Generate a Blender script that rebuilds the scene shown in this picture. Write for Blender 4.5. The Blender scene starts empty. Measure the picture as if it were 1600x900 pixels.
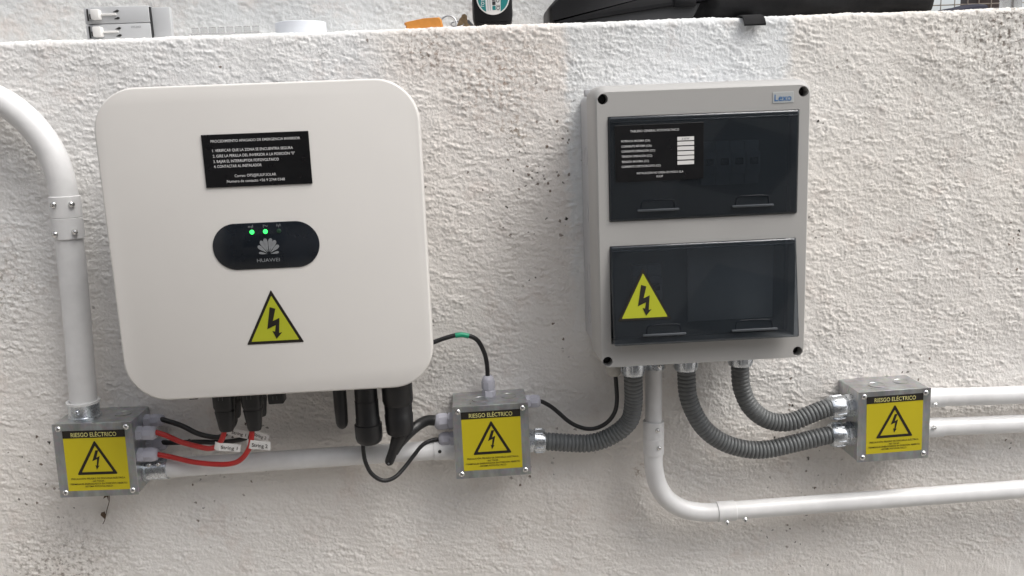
import bpy, bmesh, math, random
import numpy as np
from mathutils import Vector, Matrix
from mathutils.geometry import tessellate_polygon

random.seed(7)
scene = bpy.context.scene
COL = scene.collection
rad = math.radians

# ------------------------------------------------------------------ camera
cam_data = bpy.data.cameras.new('camera')
cam_data.sensor_width = 36.0
cam_data.lens = 1337.28 / 1600.0 * 36.0
cam_data.clip_start = 0.02
cam_data.clip_end = 500
cam = bpy.data.objects.new('camera', cam_data)
COL.objects.link(cam)
_r = Vector((0.99750002, -0.05864916, -0.03942056))
_u = Vector((0.04957543, 0.18325604, 0.98181439))
_f = Vector((0.05035854, 0.98131417, -0.18570546))
M = Matrix.Identity(4)
for i in range(3):
    M[i][0] = _r[i]; M[i][1] = _u[i]; M[i][2] = -_f[i]
M.translation = Vector((0.2297, -1.138, 0.1236))
cam.matrix_world = M
scene.camera = cam

# ------------------------------------------------------------------ sky, sun, exposure
SUN_EL, SUN_AZ = rad(56), rad(122)      # azimuth clockwise from +y
world = bpy.data.worlds.new('World')
scene.world = world
world.use_nodes = True
wn = world.node_tree
bg = wn.nodes['Background']
sky = wn.nodes.new('ShaderNodeTexSky')
sky.sky_type = 'NISHITA'
sky.sun_disc = False
sky.sun_elevation = SUN_EL
sky.sun_rotation = SUN_AZ
sky.air_density = 1.0
sky.dust_density = 4.0
sky.ozone_density = 1.0
hs = wn.nodes.new('ShaderNodeHueSaturation')
hs.inputs['Saturation'].default_value = 0.30
wn.links.new(sky.outputs[0], hs.inputs['Color'])
wn.links.new(hs.outputs[0], bg.inputs['Color'])
bg.inputs['Strength'].default_value = 0.15

sun_data = bpy.data.lights.new('sun', 'SUN')
sun_data.energy = 1.0
sun_data.angle = rad(36)
sun_data.color = (1.0, 0.96, 0.9)
sun = bpy.data.objects.new('sun', sun_data)
COL.objects.link(sun)
sd = Vector((math.sin(SUN_AZ) * math.cos(SUN_EL), math.cos(SUN_AZ) * math.cos(SUN_EL), math.sin(SUN_EL)))
sun.rotation_euler = sd.to_track_quat('Z', 'Y').to_euler()
sun.location = sd * 8

scene.view_settings.view_transform = 'Standard'
scene.view_settings.look = 'None'
scene.view_settings.gamma = 1.0
scene.view_settings.use_curve_mapping = False
scene.view_settings.exposure = 0.60


# ------------------------------------------------------------------ materials
def nt(name):
    m = bpy.data.materials.new(name)
    m.use_nodes = True
    t = m.node_tree
    return m, t, t.nodes['Principled BSDF']


def N(t, typ, **kw):
    n = t.nodes.new(typ)
    for k, v in kw.items():
        if k in n.inputs:
            n.inputs[k].default_value = v
        else:
            setattr(n, k, v)
    return n


def mixcol(t, fac, a, b, blend='MIX'):
    n = t.nodes.new('ShaderNodeMix')
    n.data_type = 'RGBA'
    n.blend_type = blend
    for idx, v in ((0, fac), (6, a), (7, b)):
        if hasattr(v, 'is_linked') or hasattr(v, 'links'):
            t.links.new(v, n.inputs[idx])
        elif idx == 0:
            n.inputs[0].default_value = v
        else:
            n.inputs[idx].default_value = (*v, 1)
    return n.outputs[2]


def ramp(t, src, stops):
    n = t.nodes.new('ShaderNodeValToRGB')
    e = n.color_ramp.elements
    while len(e) < len(stops):
        e.new(0.5)
    for el, (p, c) in zip(e, stops):
        el.position = p
        el.color = (c, c, c, 1) if not isinstance(c, tuple) else (*c, 1)
    t.links.new(src, n.inputs[0])
    return n.outputs[0]


def pbr(name, col, rough=0.5, metal=0.0, var=0.06, scale=40.0, bump=0.0, bscale=400.0, rvar=0.08, spec=None, coat=0.0):
    m, t, b = nt(name)
    tc = N(t, 'ShaderNodeTexCoord')
    n1 = N(t, 'ShaderNodeTexNoise', Scale=scale, Detail=5.0, Roughness=0.6)
    t.links.new(tc.outputs['Object'], n1.inputs['Vector'])
    lo = tuple(max(0, c * (1 - var)) for c in col)
    hi = tuple(min(1, c * (1 + var)) for c in col)
    f = ramp(t, n1.outputs[0], [(0.3, 0.0), (0.7, 1.0)])
    t.links.new(mixcol(t, f, lo, hi), b.inputs['Base Color'])
    mr = N(t, 'ShaderNodeMapRange')
    mr.inputs[3].default_value = max(0.02, rough - rvar)
    mr.inputs[4].default_value = min(1, rough + rvar)
    n2 = N(t, 'ShaderNodeTexNoise', Scale=scale * 2.3, Detail=4.0)
    t.links.new(tc.outputs['Object'], n2.inputs['Vector'])
    t.links.new(n2.outputs[0], mr.inputs[0])
    t.links.new(mr.outputs[0], b.inputs['Roughness'])
    b.inputs['Metallic'].default_value = metal
    if spec is not None:
        b.inputs['Specular IOR Level'].default_value = spec
    b.inputs['Coat Weight'].default_value = coat
    if bump:
        n3 = N(t, 'ShaderNodeTexNoise', Scale=bscale, Detail=3.0)
        t.links.new(tc.outputs['Object'], n3.inputs['Vector'])
        bp = N(t, 'ShaderNodeBump', Strength=bump, Distance=0.0005)
        t.links.new(n3.outputs[0], bp.inputs['Height'])
        t.links.new(bp.outputs[0], b.inputs['Normal'])
    return m


MAT = {}
MAT['shell'] = pbr('inverter_shell_white', (0.715, 0.695, 0.665), 0.42, rvar=0.14, var=0.018, scale=5, bump=0.05, bscale=1500)
MAT['body'] = pbr('inverter_body_grey', (0.30, 0.31, 0.32), 0.5)
MAT['black'] = pbr('black_plastic', (0.012, 0.012, 0.013), 0.42, var=0.2, bump=0.1, bscale=900)
MAT['rubber'] = pbr('black_cable_sheath', (0.012, 0.012, 0.013), 0.38, var=0.25, scale=90)
MAT['gloss'] = pbr('display_gloss_black', (0.012, 0.015, 0.02), 0.10, var=0.3, scale=14, rvar=0.05)
MAT['plate'] = pbr('engraved_plate_black', (0.007, 0.007, 0.008), 0.3, var=0.1)
MAT['white_print'] = pbr('white_print', (0.72, 0.72, 0.72), 0.6, var=0.02)
MAT['grey_print'] = pbr('grey_print', (0.22, 0.23, 0.24), 0.5, var=0.02)
MAT['faint_print'] = pbr('faint_print', (0.09, 0.1, 0.1), 0.5, var=0.02)
MAT['black_print'] = pbr('black_print', (0.012, 0.009, 0.006), 0.5, var=0.1)
MAT['pale_print'] = pbr('pale_yellow_print', (0.62, 0.58, 0.22), 0.5, var=0.02)
MAT['blue_print'] = pbr('blue_print', (0.01, 0.13, 0.36), 0.5, var=0.05)
MAT['yellow'] = pbr('yellow_vinyl', (0.55, 0.46, 0.014), 0.35, var=0.03, scale=15)
MAT['lime'] = pbr('yellow_green_vinyl', (0.41, 0.435, 0.028), 0.32, var=0.03, scale=15)
MAT['pvc'] = pbr('white_pvc', (0.72, 0.72, 0.72), 0.34, rvar=0.12, var=0.07, scale=26, bump=0.05, bscale=300)
MAT['gland'] = pbr('light_grey_nylon', (0.48, 0.48, 0.54), 0.45, var=0.03)
MAT['gland_white'] = pbr('off_white_nylon', (0.45, 0.435, 0.40), 0.45, var=0.03)
MAT['red'] = pbr('red_cable_sheath', (0.46, 0.020, 0.017), 0.38, var=0.12, scale=60)
MAT['hose'] = pbr('grey_conduit_pvc', (0.125, 0.132, 0.134), 0.45, var=0.12, scale=60)
MAT['panel'] = pbr('panel_grey_plastic', (0.43, 0.424, 0.410), 0.48, var=0.012, scale=8, bump=0.06, bscale=1200)
MAT['panel_base'] = pbr('panel_base_grey_plastic', (0.46, 0.46, 0.47), 0.5, var=0.02, scale=8)
MAT['badge'] = pbr('badge_silver_grey', (0.46, 0.48, 0.48), 0.35, var=0.02)
MAT['inner'] = pbr('inner_plate_grey', (0.16, 0.165, 0.17), 0.6)
MAT['breaker'] = pbr('breaker_plastic', (0.52, 0.53, 0.54), 0.45, var=0.02)
MAT['breaker_dim'] = pbr('breaker_grey_plastic', (0.34, 0.35, 0.37), 0.45, var=0.02)
MAT['latch'] = pbr('latch_smoked_grey', (0.07, 0.077, 0.085), 0.2, var=0.1)
MAT['dark'] = pbr('dark_recess_plastic', (0.02, 0.02, 0.02), 0.6)
MAT['zinc'] = pbr('zinc_fitting', (0.62, 0.65, 0.68), 0.28, metal=1.0, var=0.12, scale=120, bump=0.06, bscale=600)
MAT['chrome'] = pbr('bright_screw_steel', (0.75, 0.75, 0.74), 0.18, metal=1.0, var=0.05)
MAT['sticker_white'] = pbr('white_label_paper', (0.78, 0.77, 0.75), 0.5, var=0.02)
MAT['green_tape'] = pbr('green_tape', (0.01, 0.30, 0.16), 0.35, var=0.1)
MAT['orange'] = pbr('orange_leather', (0.60, 0.25, 0.045), 0.55, var=0.12, scale=80, bump=0.2, bscale=700)
MAT['brass'] = pbr('worn_brass', (0.50, 0.36, 0.22), 0.38, metal=1.0, var=0.2, scale=150)
MAT['steel'] = pbr('dull_steel', (0.35, 0.36, 0.38), 0.35, metal=1.0)
MAT['teal'] = pbr('teal_print', (0.02, 0.22, 0.22), 0.4)
MAT['fabric'] = pbr('black_bag_fabric', (0.005, 0.005, 0.006), 0.85, var=0.3, scale=60, bump=0.5, bscale=1200)
MAT['tool'] = pbr('black_tool_plastic', (0.007, 0.007, 0.008), 0.5, spec=0.3, var=0.2, bump=0.15, bscale=900)
MAT['tool_grey'] = pbr('charcoal_tool_plastic', (0.035, 0.036, 0.038), 0.55, var=0.1)
MAT['navy'] = pbr('navy_cloth', (0.012, 0.013, 0.03), 0.8)
MAT['brown'] = pbr('brown_painted_steel', (0.035, 0.018, 0.014), 0.5)
MAT['wire'] = pbr('rusty_wire', (0.30, 0.26, 0.22), 0.5, metal=0.6)
MAT['leaf'] = pbr('dry_leaf', (0.10, 0.065, 0.04), 0.8, var=0.3, scale=300)
MAT['tape_white'] = pbr('white_tape_roll', (0.72, 0.75, 0.80), 0.35, var=0.02)


def galvanised():
    m, t, b = nt('galvanised_sheet')
    tc = N(t, 'ShaderNodeTexCoord')
    mp = N(t, 'ShaderNodeMapping')
    mp.inputs['Scale'].default_value = (1, 1, 0.25)
    t.links.new(tc.outputs['Object'], mp.inputs[0])
    n1 = N(t, 'ShaderNodeTexNoise', Scale=60.0, Detail=6.0, Roughness=0.65)
    t.links.new(mp.outputs[0], n1.inputs['Vector'])
    v = N(t, 'ShaderNodeTexVoronoi', Scale=160.0)
    t.links.new(tc.outputs['Object'], v.inputs['Vector'])
    c = mixcol(t, ramp(t, n1.outputs[0], [(0.3, 0.0), (0.72, 1.0)]), (0.38, 0.39, 0.395), (0.66, 0.675, 0.68))
    c = mixcol(t, 0.12, c, v.outputs['Color'], 'SOFT_LIGHT')
    t.links.new(c, b.inputs['Base Color'])
    b.inputs['Metallic'].default_value = 0.9
    r = N(t, 'ShaderNodeMapRange')
    r.inputs[3].default_value = 0.18
    r.inputs[4].default_value = 0.46
    t.links.new(n1.outputs[0], r.inputs[0])
    t.links.new(r.outputs[0], b.inputs['Roughness'])
    return m


MAT['galv'] = galvanised()


def smoked():
    m = bpy.data.materials.new('smoked_clear_cover')
    m.use_nodes = True
    t = m.node_tree
    t.nodes.clear()
    out = N(t, 'ShaderNodeOutputMaterial')
    tr = N(t, 'ShaderNodeBsdfTransparent')
    tr.inputs[0].default_value = (0.66, 0.69, 0.72, 1)
    gl = N(t, 'ShaderNodeBsdfGlossy')
    gl.inputs['Roughness'].default_value = 0.04
    gl.inputs[0].default_value = (0.9, 0.92, 0.95, 1)
    fr = N(t, 'ShaderNodeFresnel', IOR=1.62)
    mx = N(t, 'ShaderNodeMixShader')
    t.links.new(fr.outputs[0], mx.inputs[0])
    t.links.new(tr.outputs[0], mx.inputs[1])
    t.links.new(gl.outputs[0], mx.inputs[2])
    df = N(t, 'ShaderNodeBsdfDiffuse')
    df.inputs[0].default_value = (0.085, 0.102, 0.120, 1)
    mx2 = N(t, 'ShaderNodeMixShader')
    mx2.inputs[0].default_value = 0.16
    t.links.new(mx.outputs[0], mx2.inputs[1])
    t.links.new(df.outputs[0], mx2.inputs[2])
    t.links.new(mx2.outputs[0], out.inputs[0])
    return m


MAT['smoked'] = smoked()


def clear_plastic():
    m, t, b = nt('clear_milky_plastic')
    b.inputs['Base Color'].default_value = (0.8, 0.8, 0.8, 1)
    b.inputs['Roughness'].default_value = 0.25
    b.inputs['Transmission Weight'].default_value = 0.9
    b.inputs['IOR'].default_value = 1.3
    return m


MAT['clear'] = clear_plastic()


def led(name, col, s):
    m, t, b = nt(name)
    b.inputs['Base Color'].default_value = (*[c * 0.3 for c in col], 1)
    b.inputs['Emission Color'].default_value = (*col, 1)
    b.inputs['Emission Strength'].default_value = s
    return m


MAT['led_on'] = led('lit_green_lamp', (0.04, 1.0, 0.14), 1.5)
MAT['led_off'] = led('unlit_green_lamp', (0.01, 0.07, 0.03), 0.1)


def stucco(name, patches=True):
    m, t, b = nt(name)
    tc = N(t, 'ShaderNodeTexCoord')
    P = tc.outputs['Object']
    big = N(t, 'ShaderNodeTexNoise', Scale=3.2, Detail=4.0, Roughness=0.55)
    t.links.new(P, big.inputs['Vector'])
    c = mixcol(t, ramp(t, big.outputs[0], [(0.35, 0.0), (0.65, 1.0)]), (0.79, 0.765, 0.735), (0.83, 0.82, 0.805))
    if patches:
        # tint varied across the width: cooler and warmer whites
        sx = N(t, 'ShaderNodeSeparateXYZ')
        t.links.new(P, sx.inputs[0])
        jn = N(t, 'ShaderNodeTexNoise', Scale=60.0, Detail=3.0)
        t.links.new(P, jn.inputs['Vector'])
        ad = N(t, 'ShaderNodeMath', operation='MULTIPLY_ADD')
        ad.inputs[1].default_value = 0.03
        t.links.new(jn.outputs[0], ad.inputs[0])
        t.links.new(sx.outputs[0], ad.inputs[2])
        mr = N(t, 'ShaderNodeMapRange')
        mr.inputs[1].default_value = -0.5
        mr.inputs[2].default_value = 1.5
        t.links.new(ad.outputs[0], mr.inputs[0])

        def u(x):
            return (x + 0.515) / 2.0
        tint = ramp(t, mr.outputs[0], [
            (0.0, (0.97, 0.985, 1.0)), (u(0.10), (0.97, 0.985, 1.0)), (u(0.15), (1.0, 0.972, 0.945)),
            (u(0.365), (1.0, 0.972, 0.945)), (u(0.375), (0.945, 0.978, 1.0)),
            (u(0.66), (0.945, 0.978, 1.0)), (u(0.67), (1.0, 0.98, 0.945)), (1.0, (1.0, 0.98, 0.945))])
        mz = N(t, 'ShaderNodeMath', operation='MULTIPLY_ADD')      # the patches reach down to about panel height
        mz.inputs[1].default_value = 0.06
        t.links.new(big.outputs[0], mz.inputs[0])
        t.links.new(sx.outputs[2], mz.inputs[2])
        zr = N(t, 'ShaderNodeMapRange')
        zr.inputs[1].default_value = -0.17
        zr.inputs[2].default_value = 0.05
        t.links.new(mz.outputs[0], zr.inputs[0])
        tint = mixcol(t, zr.outputs[0], (1.0, 0.987, 0.97), tint)
        c = mixcol(t, 1.0, c, tint, 'MULTIPLY')
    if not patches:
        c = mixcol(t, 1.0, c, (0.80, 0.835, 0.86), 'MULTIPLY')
    # faint reddish and brown water stains
    st = N(t, 'ShaderNodeTexNoise', Scale=13.0, Detail=9.0, Roughness=0.72)
    t.links.new(P, st.inputs['Vector'])
    c = mixcol(t, ramp(t, st.outputs[0], [(0.53, 0.0), (0.70, 0.42)]), c, (0.62, 0.52, 0.46))

    def blob(x, z, r):
        """1 near (x, z) on the wall, falling to 0 at distance r"""
        d = N(t, 'ShaderNodeVectorMath', operation='DISTANCE')
        t.links.new(P, d.inputs[0])
        d.inputs[1].default_value = (x, 0.0, z)
        m_ = N(t, 'ShaderNodeMapRange')
        m_.inputs[1].default_value = r
        m_.inputs[2].default_value = 0.0
        t.links.new(d.outputs['Value'], m_.inputs[0])
        return m_.outputs[0]

    def mul(a_, b_):
        n_ = N(t, 'ShaderNodeMath', operation='MULTIPLY')
        t.links.new(a_, n_.inputs[0])
        t.links.new(b_, n_.inputs[1])
        return n_.outputs[0]

    # flat coordinates on the wall, wobbled so that specks are ragged
    s3 = N(t, 'ShaderNodeSeparateXYZ')
    t.links.new(P, s3.inputs[0])
    c3 = N(t, 'ShaderNodeCombineXYZ')
    t.links.new(s3.outputs[0], c3.inputs[0])
    t.links.new(s3.outputs[2], c3.inputs[1])
    wv = N(t, 'ShaderNodeTexNoise', Scale=260.0, Detail=2.0)
    t.links.new(P, wv.inputs['Vector'])
    vv = N(t, 'ShaderNodeVectorMath', operation='MULTIPLY_ADD')
    vv.inputs[1].default_value = (0.007, 0.005, 0.0)
    t.links.new(wv.outputs['Color'], vv.inputs[0])
    t.links.new(c3.outputs[0], vv.inputs[2])
    cl = N(t, 'ShaderNodeTexNoise', Scale=5.0, Detail=4.0, Roughness=0.6)
    t.links.new(P, cl.inputs['Vector'])
    for sc0, rad0, lo_, hi_, colr in ((38.0, 0.050, 0.52, 0.57, (0.045, 0.04, 0.035)), (75.0, 0.09, 0.515, 0.575, (0.20, 0.16, 0.13)), (120.0, 0.10, 0.53, 0.59, (0.11, 0.10, 0.085))):
        v = N(t, 'ShaderNodeTexVoronoi', Scale=sc0)
        v.voronoi_dimensions = '2D'
        t.links.new(vv.outputs[0], v.inputs['Vector'])
        sc = N(t, 'ShaderNodeSeparateColor')
        t.links.new(v.outputs['Color'], sc.inputs[0])
        sel = ramp(t, mul(sc.outputs[0], cl.outputs[0]), [(lo_, 0.0), (hi_, 1.0)])
        spot = ramp(t, v.outputs['Distance'], [(rad0, 1.0), (rad0 * 1.8, 0.0)])
        c = mixcol(t, mul(sel, spot), c, colr)
    if patches:
        # grime along the top right, a rust mark under the panel, soot marks near the top
        gr = N(t, 'ShaderNodeTexNoise', Scale=150.0, Detail=5.0, Roughness=0.7)
        t.links.new(P, gr.inputs['Vector'])
        gm = ramp(t, gr.outputs[0], [(0.50, 0.0), (0.62, 1.0)])
        for x, z, r, colr in ((0.955, 0.225, 0.16, (0.16, 0.13, 0.105)), (0.46, -0.366, 0.016, (0.20, 0.10, 0.03)), (0.30, 0.115, 0.030, (0.22, 0.17, 0.11)),
                              (0.058, 0.226, 0.010, (0.02, 0.02, 0.02)), (-0.40, -0.05, 0.09, (0.25, 0.22, 0.18)), (-0.36, -0.47, 0.12, (0.25, 0.22, 0.19)),
                              (0.19, 0.225, 0.05, (0.20, 0.13, 0.09)), (0.28, 0.19, 0.10, (0.42, 0.32, 0.26))):
            c = mixcol(t, mul(gm, blob(x, z, r)), c, colr)
    t.links.new(c, b.inputs['Base Color'])
    b.inputs['Roughness'].default_value = 0.85
    b.inputs['Specular IOR Level'].default_value = 0.25
    f1 = N(t, 'ShaderNodeTexNoise', Scale=330.0, Detail=4.0, Roughness=0.6)
    t.links.new(P, f1.inputs['Vector'])
    bp = N(t, 'ShaderNodeBump', Strength=0.8, Distance=0.0012)
    t.links.new(f1.outputs[0], bp.inputs['Height'])
    t.links.new(bp.outputs[0], b.inputs['Normal'])
    return m


MAT['stucco'] = stucco('white_stucco')
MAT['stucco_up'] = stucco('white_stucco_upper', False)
MAT['ground'] = pbr('patio_concrete', (0.30, 0.285, 0.265), 0.85, var=0.25, scale=4, bump=0.6, bscale=60)


# ------------------------------------------------------------------ mesh helpers
ORIGIN = {}


class MB:
    def __init__(self):
        self.v = []
        self.f = []

    def add(self, verts, faces):
        o = len(self.v)
        self.v += [tuple(p) for p in verts]
        self.f += [tuple(i + o for i in fc) for fc in faces]
        return self

    def loft(self, loops, cap0=True, cap1=True, closed=True):
        n = len(loops[0])
        verts = [p for l in loops for p in l]
        faces = []
        m = n if closed else n - 1
        for k in range(len(loops) - 1):
            for i in range(m):
                j = (i + 1) % n
                faces.append((k * n + i, k * n + j, (k + 1) * n + j, (k + 1) * n + i))
        if cap0:
            faces.append(tuple(range(n - 1, -1, -1)))
        if cap1:
            b = (len(loops) - 1) * n
            faces.append(tuple(range(b, b + n)))
        return self.add(verts, faces)

    def box(self, c, s, r=0.0, seg=2, R=None):
        bm = bmesh.new()
        bmesh.ops.create_cube(bm, size=1)
        for v in bm.verts:
            v.co = Vector((v.co.x * s[0], v.co.y * s[1], v.co.z * s[2]))
        if r:
            bmesh.ops.bevel(bm, geom=bm.edges[:], offset=r, segments=seg, profile=0.5, affect='EDGES')
        bm.verts.index_update()
        C = Vector(c)
        self.add([(R @ v.co if R else v.co) + C for v in bm.verts], [[v.index for v in f.verts] for f in bm.faces])
        bm.free()
        return self

    def lathe(self, p, axis, prof, n=24, cap0=True, cap1=True, phase=0.0, sy=1.0):
        a = Vector(axis).normalized()
        t = Vector((0, 1, 0)) if abs(a.y) < 0.9 else Vector((1, 0, 0))
        e1 = a.cross(t).normalized()
        e2 = a.cross(e1).normalized()
        P = Vector(p)
        loops = []
        for s, r in prof:
            loops.append([P + a * s + (e1 * math.cos(q) + e2 * math.sin(q) * sy) * r
                          for q in [phase + 2 * math.pi * i / n for i in range(n)]])
        return self.loft(loops, cap0, cap1)

    def tube(self, pts, r, n=14, step=0.004, rf=None, caps=True, smooth=True):
        P = smooth_path(pts, step) if smooth else [Vector(p) for p in pts]
        T = []
        for i in range(len(P)):
            a = P[max(0, i - 1)]
            b = P[min(len(P) - 1, i + 1)]
            T.append((b - a).normalized())
        ref = Vector((0, 1, 0)) if abs(T[0].y) < 0.9 else Vector((1, 0, 0))
        e1 = T[0].cross(ref).normalized()
        loops = []
        s = 0
        for i, p in enumerate(P):
            if i:
                s += (P[i] - P[i - 1]).length
                e1 = (e1 - T[i] * e1.dot(T[i])).normalized()
            e2 = T[i].cross(e1)
            rr = rf(s) if rf else r
            loops.append([p + (e1 * math.cos(q) + e2 * math.sin(q)) * rr for q in [2 * math.pi * k / n for k in range(n)]])
        return self.loft(loops, caps, caps)

    def prism(self, poly, y0, y1):
        """polygon of (x, z), anticlockwise from the front, between depths y0 (front) and y1"""
        n = len(poly)
        v = [(x, y0, z) for x, z in poly] + [(x, y1, z) for x, z in poly]
        f = [tuple(range(n)), tuple(range(2 * n - 1, n - 1, -1))]
        f += [(i, i + n, (i + 1) % n + n, (i + 1) % n) for i in range(n)]
        return self.add(v, f)

    def holed(self, outer, holes, y):
        loops = [[Vector((x, z, 0)) for x, z in l] for l in [outer] + holes]
        tris = tessellate_polygon(loops)
        flat = [p for l in loops for p in l]
        out = []
        for tr in tris:
            a, b, c = [flat[i] for i in tr]
            if (b - a).cross(c - a).z < 0:
                tr = (tr[0], tr[2], tr[1])
            out.append(tr)
        return self.add([(p.x, y, p.y) for p in flat], out)

    def build(self, name, mat, parent=None, origin=None, sharp=35, smooth=True):
        if parent is not None:
            o = ORIGIN[parent.name]
        else:
            o = Vector(origin) if origin else Vector((0, 0, 0))
        me = bpy.data.meshes.new(name)
        me.from_pydata([Vector(p) - o for p in self.v], [], self.f)
        me.update()
        if smooth:
            me.polygons.foreach_set('use_smooth', [True] * len(me.polygons))
            me.set_sharp_from_angle(angle=rad(sharp))
        me.materials.append(MAT[mat])
        ob = bpy.data.objects.new(name, me)
        COL.objects.link(ob)
        if parent is not None:
            ob.parent = parent
        else:
            ob.location = o
        ORIGIN[ob.name] = o
        return ob


def smooth_path(pts, step):
    P = [Vector(p) for p in pts]
    if len(P) == 2:
        n = max(1, int((P[1] - P[0]).length / step))
        return [P[0].lerp(P[1], i / n) for i in range(n + 1)]
    Q = [P[0] * 2 - P[1]] + P + [P[-1] * 2 - P[-2]]
    dense = []
    for i in range(1, len(Q) - 2):
        a, b, c, d = Q[i - 1:i + 3]
        for k in range(40):
            t = k / 40
            dense.append(0.5 * ((2 * b) + (c - a) * t + (2 * a - 5 * b + 4 * c - d) * t * t + (3 * b - a - 3 * c + d) * t ** 3))
    dense.append(P[-1])
    # gentle smoothing, then even steps
    for _ in range(12):
        dense = [dense[0]] + [(dense[i - 1] + dense[i] * 2 + dense[i + 1]) / 4 for i in range(1, len(dense) - 1)] + [dense[-1]]
    L = [0]
    for i in range(1, len(dense)):
        L.append(L[-1] + (dense[i] - dense[i - 1]).length)
    n = max(2, int(L[-1] / step))
    out = []
    j = 0
    for k in range(n + 1):
        s = L[-1] * k / n
        while j < len(L) - 2 and L[j + 1] < s:
            j += 1
        d = L[j + 1] - L[j]
        out.append(dense[j].lerp(dense[j + 1], (s - L[j]) / d if d > 1e-9 else 0))
    return out


def rrect(cx, cz, w, h, r, n=8):
    pts = []
    for sx, sz, a0 in ((1, 1, 0), (-1, 1, 90), (-1, -1, 180), (1, -1, 270)):
        for k in range(n + 1):
            a = rad(a0 + 90 * k / n)
            pts.append((cx + sx * (w / 2 - r) + math.cos(a) * r, cz + sz * (h / 2 - r) + math.sin(a) * r))
    return pts


def circ(cx, cz, r, n=24):
    return [(cx + r * math.cos(2 * math.pi * i / n), cz + r * math.sin(2 * math.pi * i / n)) for i in range(n)]


def at(poly, y):
    return [(x, y, z) for x, z in poly]


def tag(o, label, cat, group=None, kind=None):
    if label:
        o['label'] = label
    if cat:
        o['category'] = cat
    if group:
        o['group'] = group
    if kind:
        o['kind'] = kind
    return o


def thing(name, label, cat, loc, group=None, roty=0.0):
    e = bpy.data.objects.new(name, None)
    e.empty_display_size = 0.05
    COL.objects.link(e)
    e.location = loc
    e.rotation_euler = (0, roty, 0)
    ORIGIN[e.name] = Vector(loc) if not roty else Vector((0, 0, 0))
    return tag(e, label, cat, group)


def local(e):
    """part coordinates of this thing are given relative to the thing itself"""
    ORIGIN[e.name] = Vector((0, 0, 0))
    return e


def text(name, s, x, y, z, mat, parent, height=None, width=None, align='CENTER', weight=0.0, shear=0.0, tilt=0.0, R=None):
    """flat lettering facing -y; z is the middle of the capitals"""
    cu = bpy.data.curves.new(name, 'FONT')
    cu.body = s
    cu.size = 1.0
    cu.offset = weight
    cu.resolution_u = 3
    cu.shear = shear
    tmp = bpy.data.objects.new('tmp', cu)
    COL.objects.link(tmp)
    dg = bpy.context.evaluated_depsgraph_get()
    me = bpy.data.meshes.new_from_object(tmp.evaluated_get(dg))
    bpy.data.objects.remove(tmp)
    bpy.data.curves.remove(cu)
    me.name = name
    xs = [v.co.x for v in me.vertices]
    x0, x1 = min(xs), max(xs)
    cap = 0.70
    sz = height / cap
    sx = width / (x1 - x0) if width else sz
    off = {'CENTER': (x0 + x1) / 2, 'LEFT': x0, 'RIGHT': x1}[align]
    o = ORIGIN[parent.name]
    ct, stt = math.cos(tilt), math.sin(tilt)
    for v in me.vertices:
        a = (v.co.x - off) * sx
        b = (v.co.y - cap / 2) * sz
        p = Vector((a * ct - b * stt, 0, a * stt + b * ct))
        if R:
            p = R @ p
        v.co = Vector((x, y, z)) + p - o
    me.materials.clear()
    me.materials.append(MAT[mat])
    ob = bpy.data.objects.new(name, me)
    COL.objects.link(ob)
    ob.parent = parent
    ORIGIN[ob.name] = o
    return ob


def copy_tree(o, parent=None):
    c = o.copy()
    COL.objects.link(c)
    c.parent = parent
    ORIGIN[c.name] = ORIGIN[o.name]
    for ch in list(o.children):
        copy_tree(ch, c)
    return c


# ------------------------------------------------------------------ the walls: real rough-cast relief
def noise_tile(nx, nz, cell, lam0, lam1, aniso, ang, seed):
    rng = np.random.default_rng(seed)
    w = np.fft.fft2(rng.standard_normal((nz, nx)))
    fx = np.fft.fftfreq(nx, cell)[None, :]
    fz = np.fft.fftfreq(nz, cell)[:, None]
    a = np.cos(ang) * fx + np.sin(ang) * fz
    b = -np.sin(ang) * fx + np.cos(ang) * fz
    f = np.sqrt((a * aniso) ** 2 + b ** 2) + 1e-9
    lo, hi = 1 / lam1, 1 / lam0
    g = np.exp(-(np.maximum(0, f - hi) / (0.35 * hi)) ** 2) * np.exp(-(np.maximum(0, lo - f) / (0.35 * lo)) ** 2)
    h = np.real(np.fft.ifft2(w * g))
    return h / h.std()


TN_X, TN_Z, CELL = 1920, 1000, 0.00125
T1a = noise_tile(TN_X, TN_Z, CELL, 0.0036, 0.0068, 1.5, rad(-24), 3)
T1b = noise_tile(TN_X, TN_Z, CELL, 0.0036, 0.0068, 1.6, rad(8), 4)
MIXD = noise_tile(TN_X, TN_Z, CELL, 0.15, 0.50, 1.0, 0, 6)
MIXD = 0.5 + 0.5 * np.tanh(MIXD * 1.6)
T1 = T1a * np.sqrt(1 - MIXD) + T1b * np.sqrt(MIXD)
T2 = noise_tile(TN_X, TN_Z, CELL, 0.009, 0.022, 1.4, rad(-18), 5)
T3 = noise_tile(TN_X, TN_Z, CELL, 0.10, 0.40, 1.0, 0, 8)
T4 = noise_tile(TN_X, TN_Z, CELL, 0.08, 0.30, 1.0, 0, 11)
T6 = noise_tile(TN_X, TN_Z, CELL, 0.03, 0.09, 1.5, rad(-15), 31)
T7 = noise_tile(TN_X, TN_Z, CELL, 0.007, 0.020, 3.5, rad(-12), 37)
rough_mask = np.clip(0.92 + 0.20 * np.tanh(T4) + 0.34 * np.tanh(T6), 0.3, 1.5)
T5 = noise_tile(TN_X, TN_Z, CELL, 0.0028, 0.0042, 1.3, rad(-30), 21)
RELIEF = ((1 - np.exp(-np.abs(T1) * 1.9)) * 0.00105 + np.tanh(T1) * 0.00030 + np.tanh(T2) * 0.00028 + T5 * 0.00018 + np.tanh(T7) * 0.00030) * rough_mask + T3 * 0.0004 - 0.0007


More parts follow.
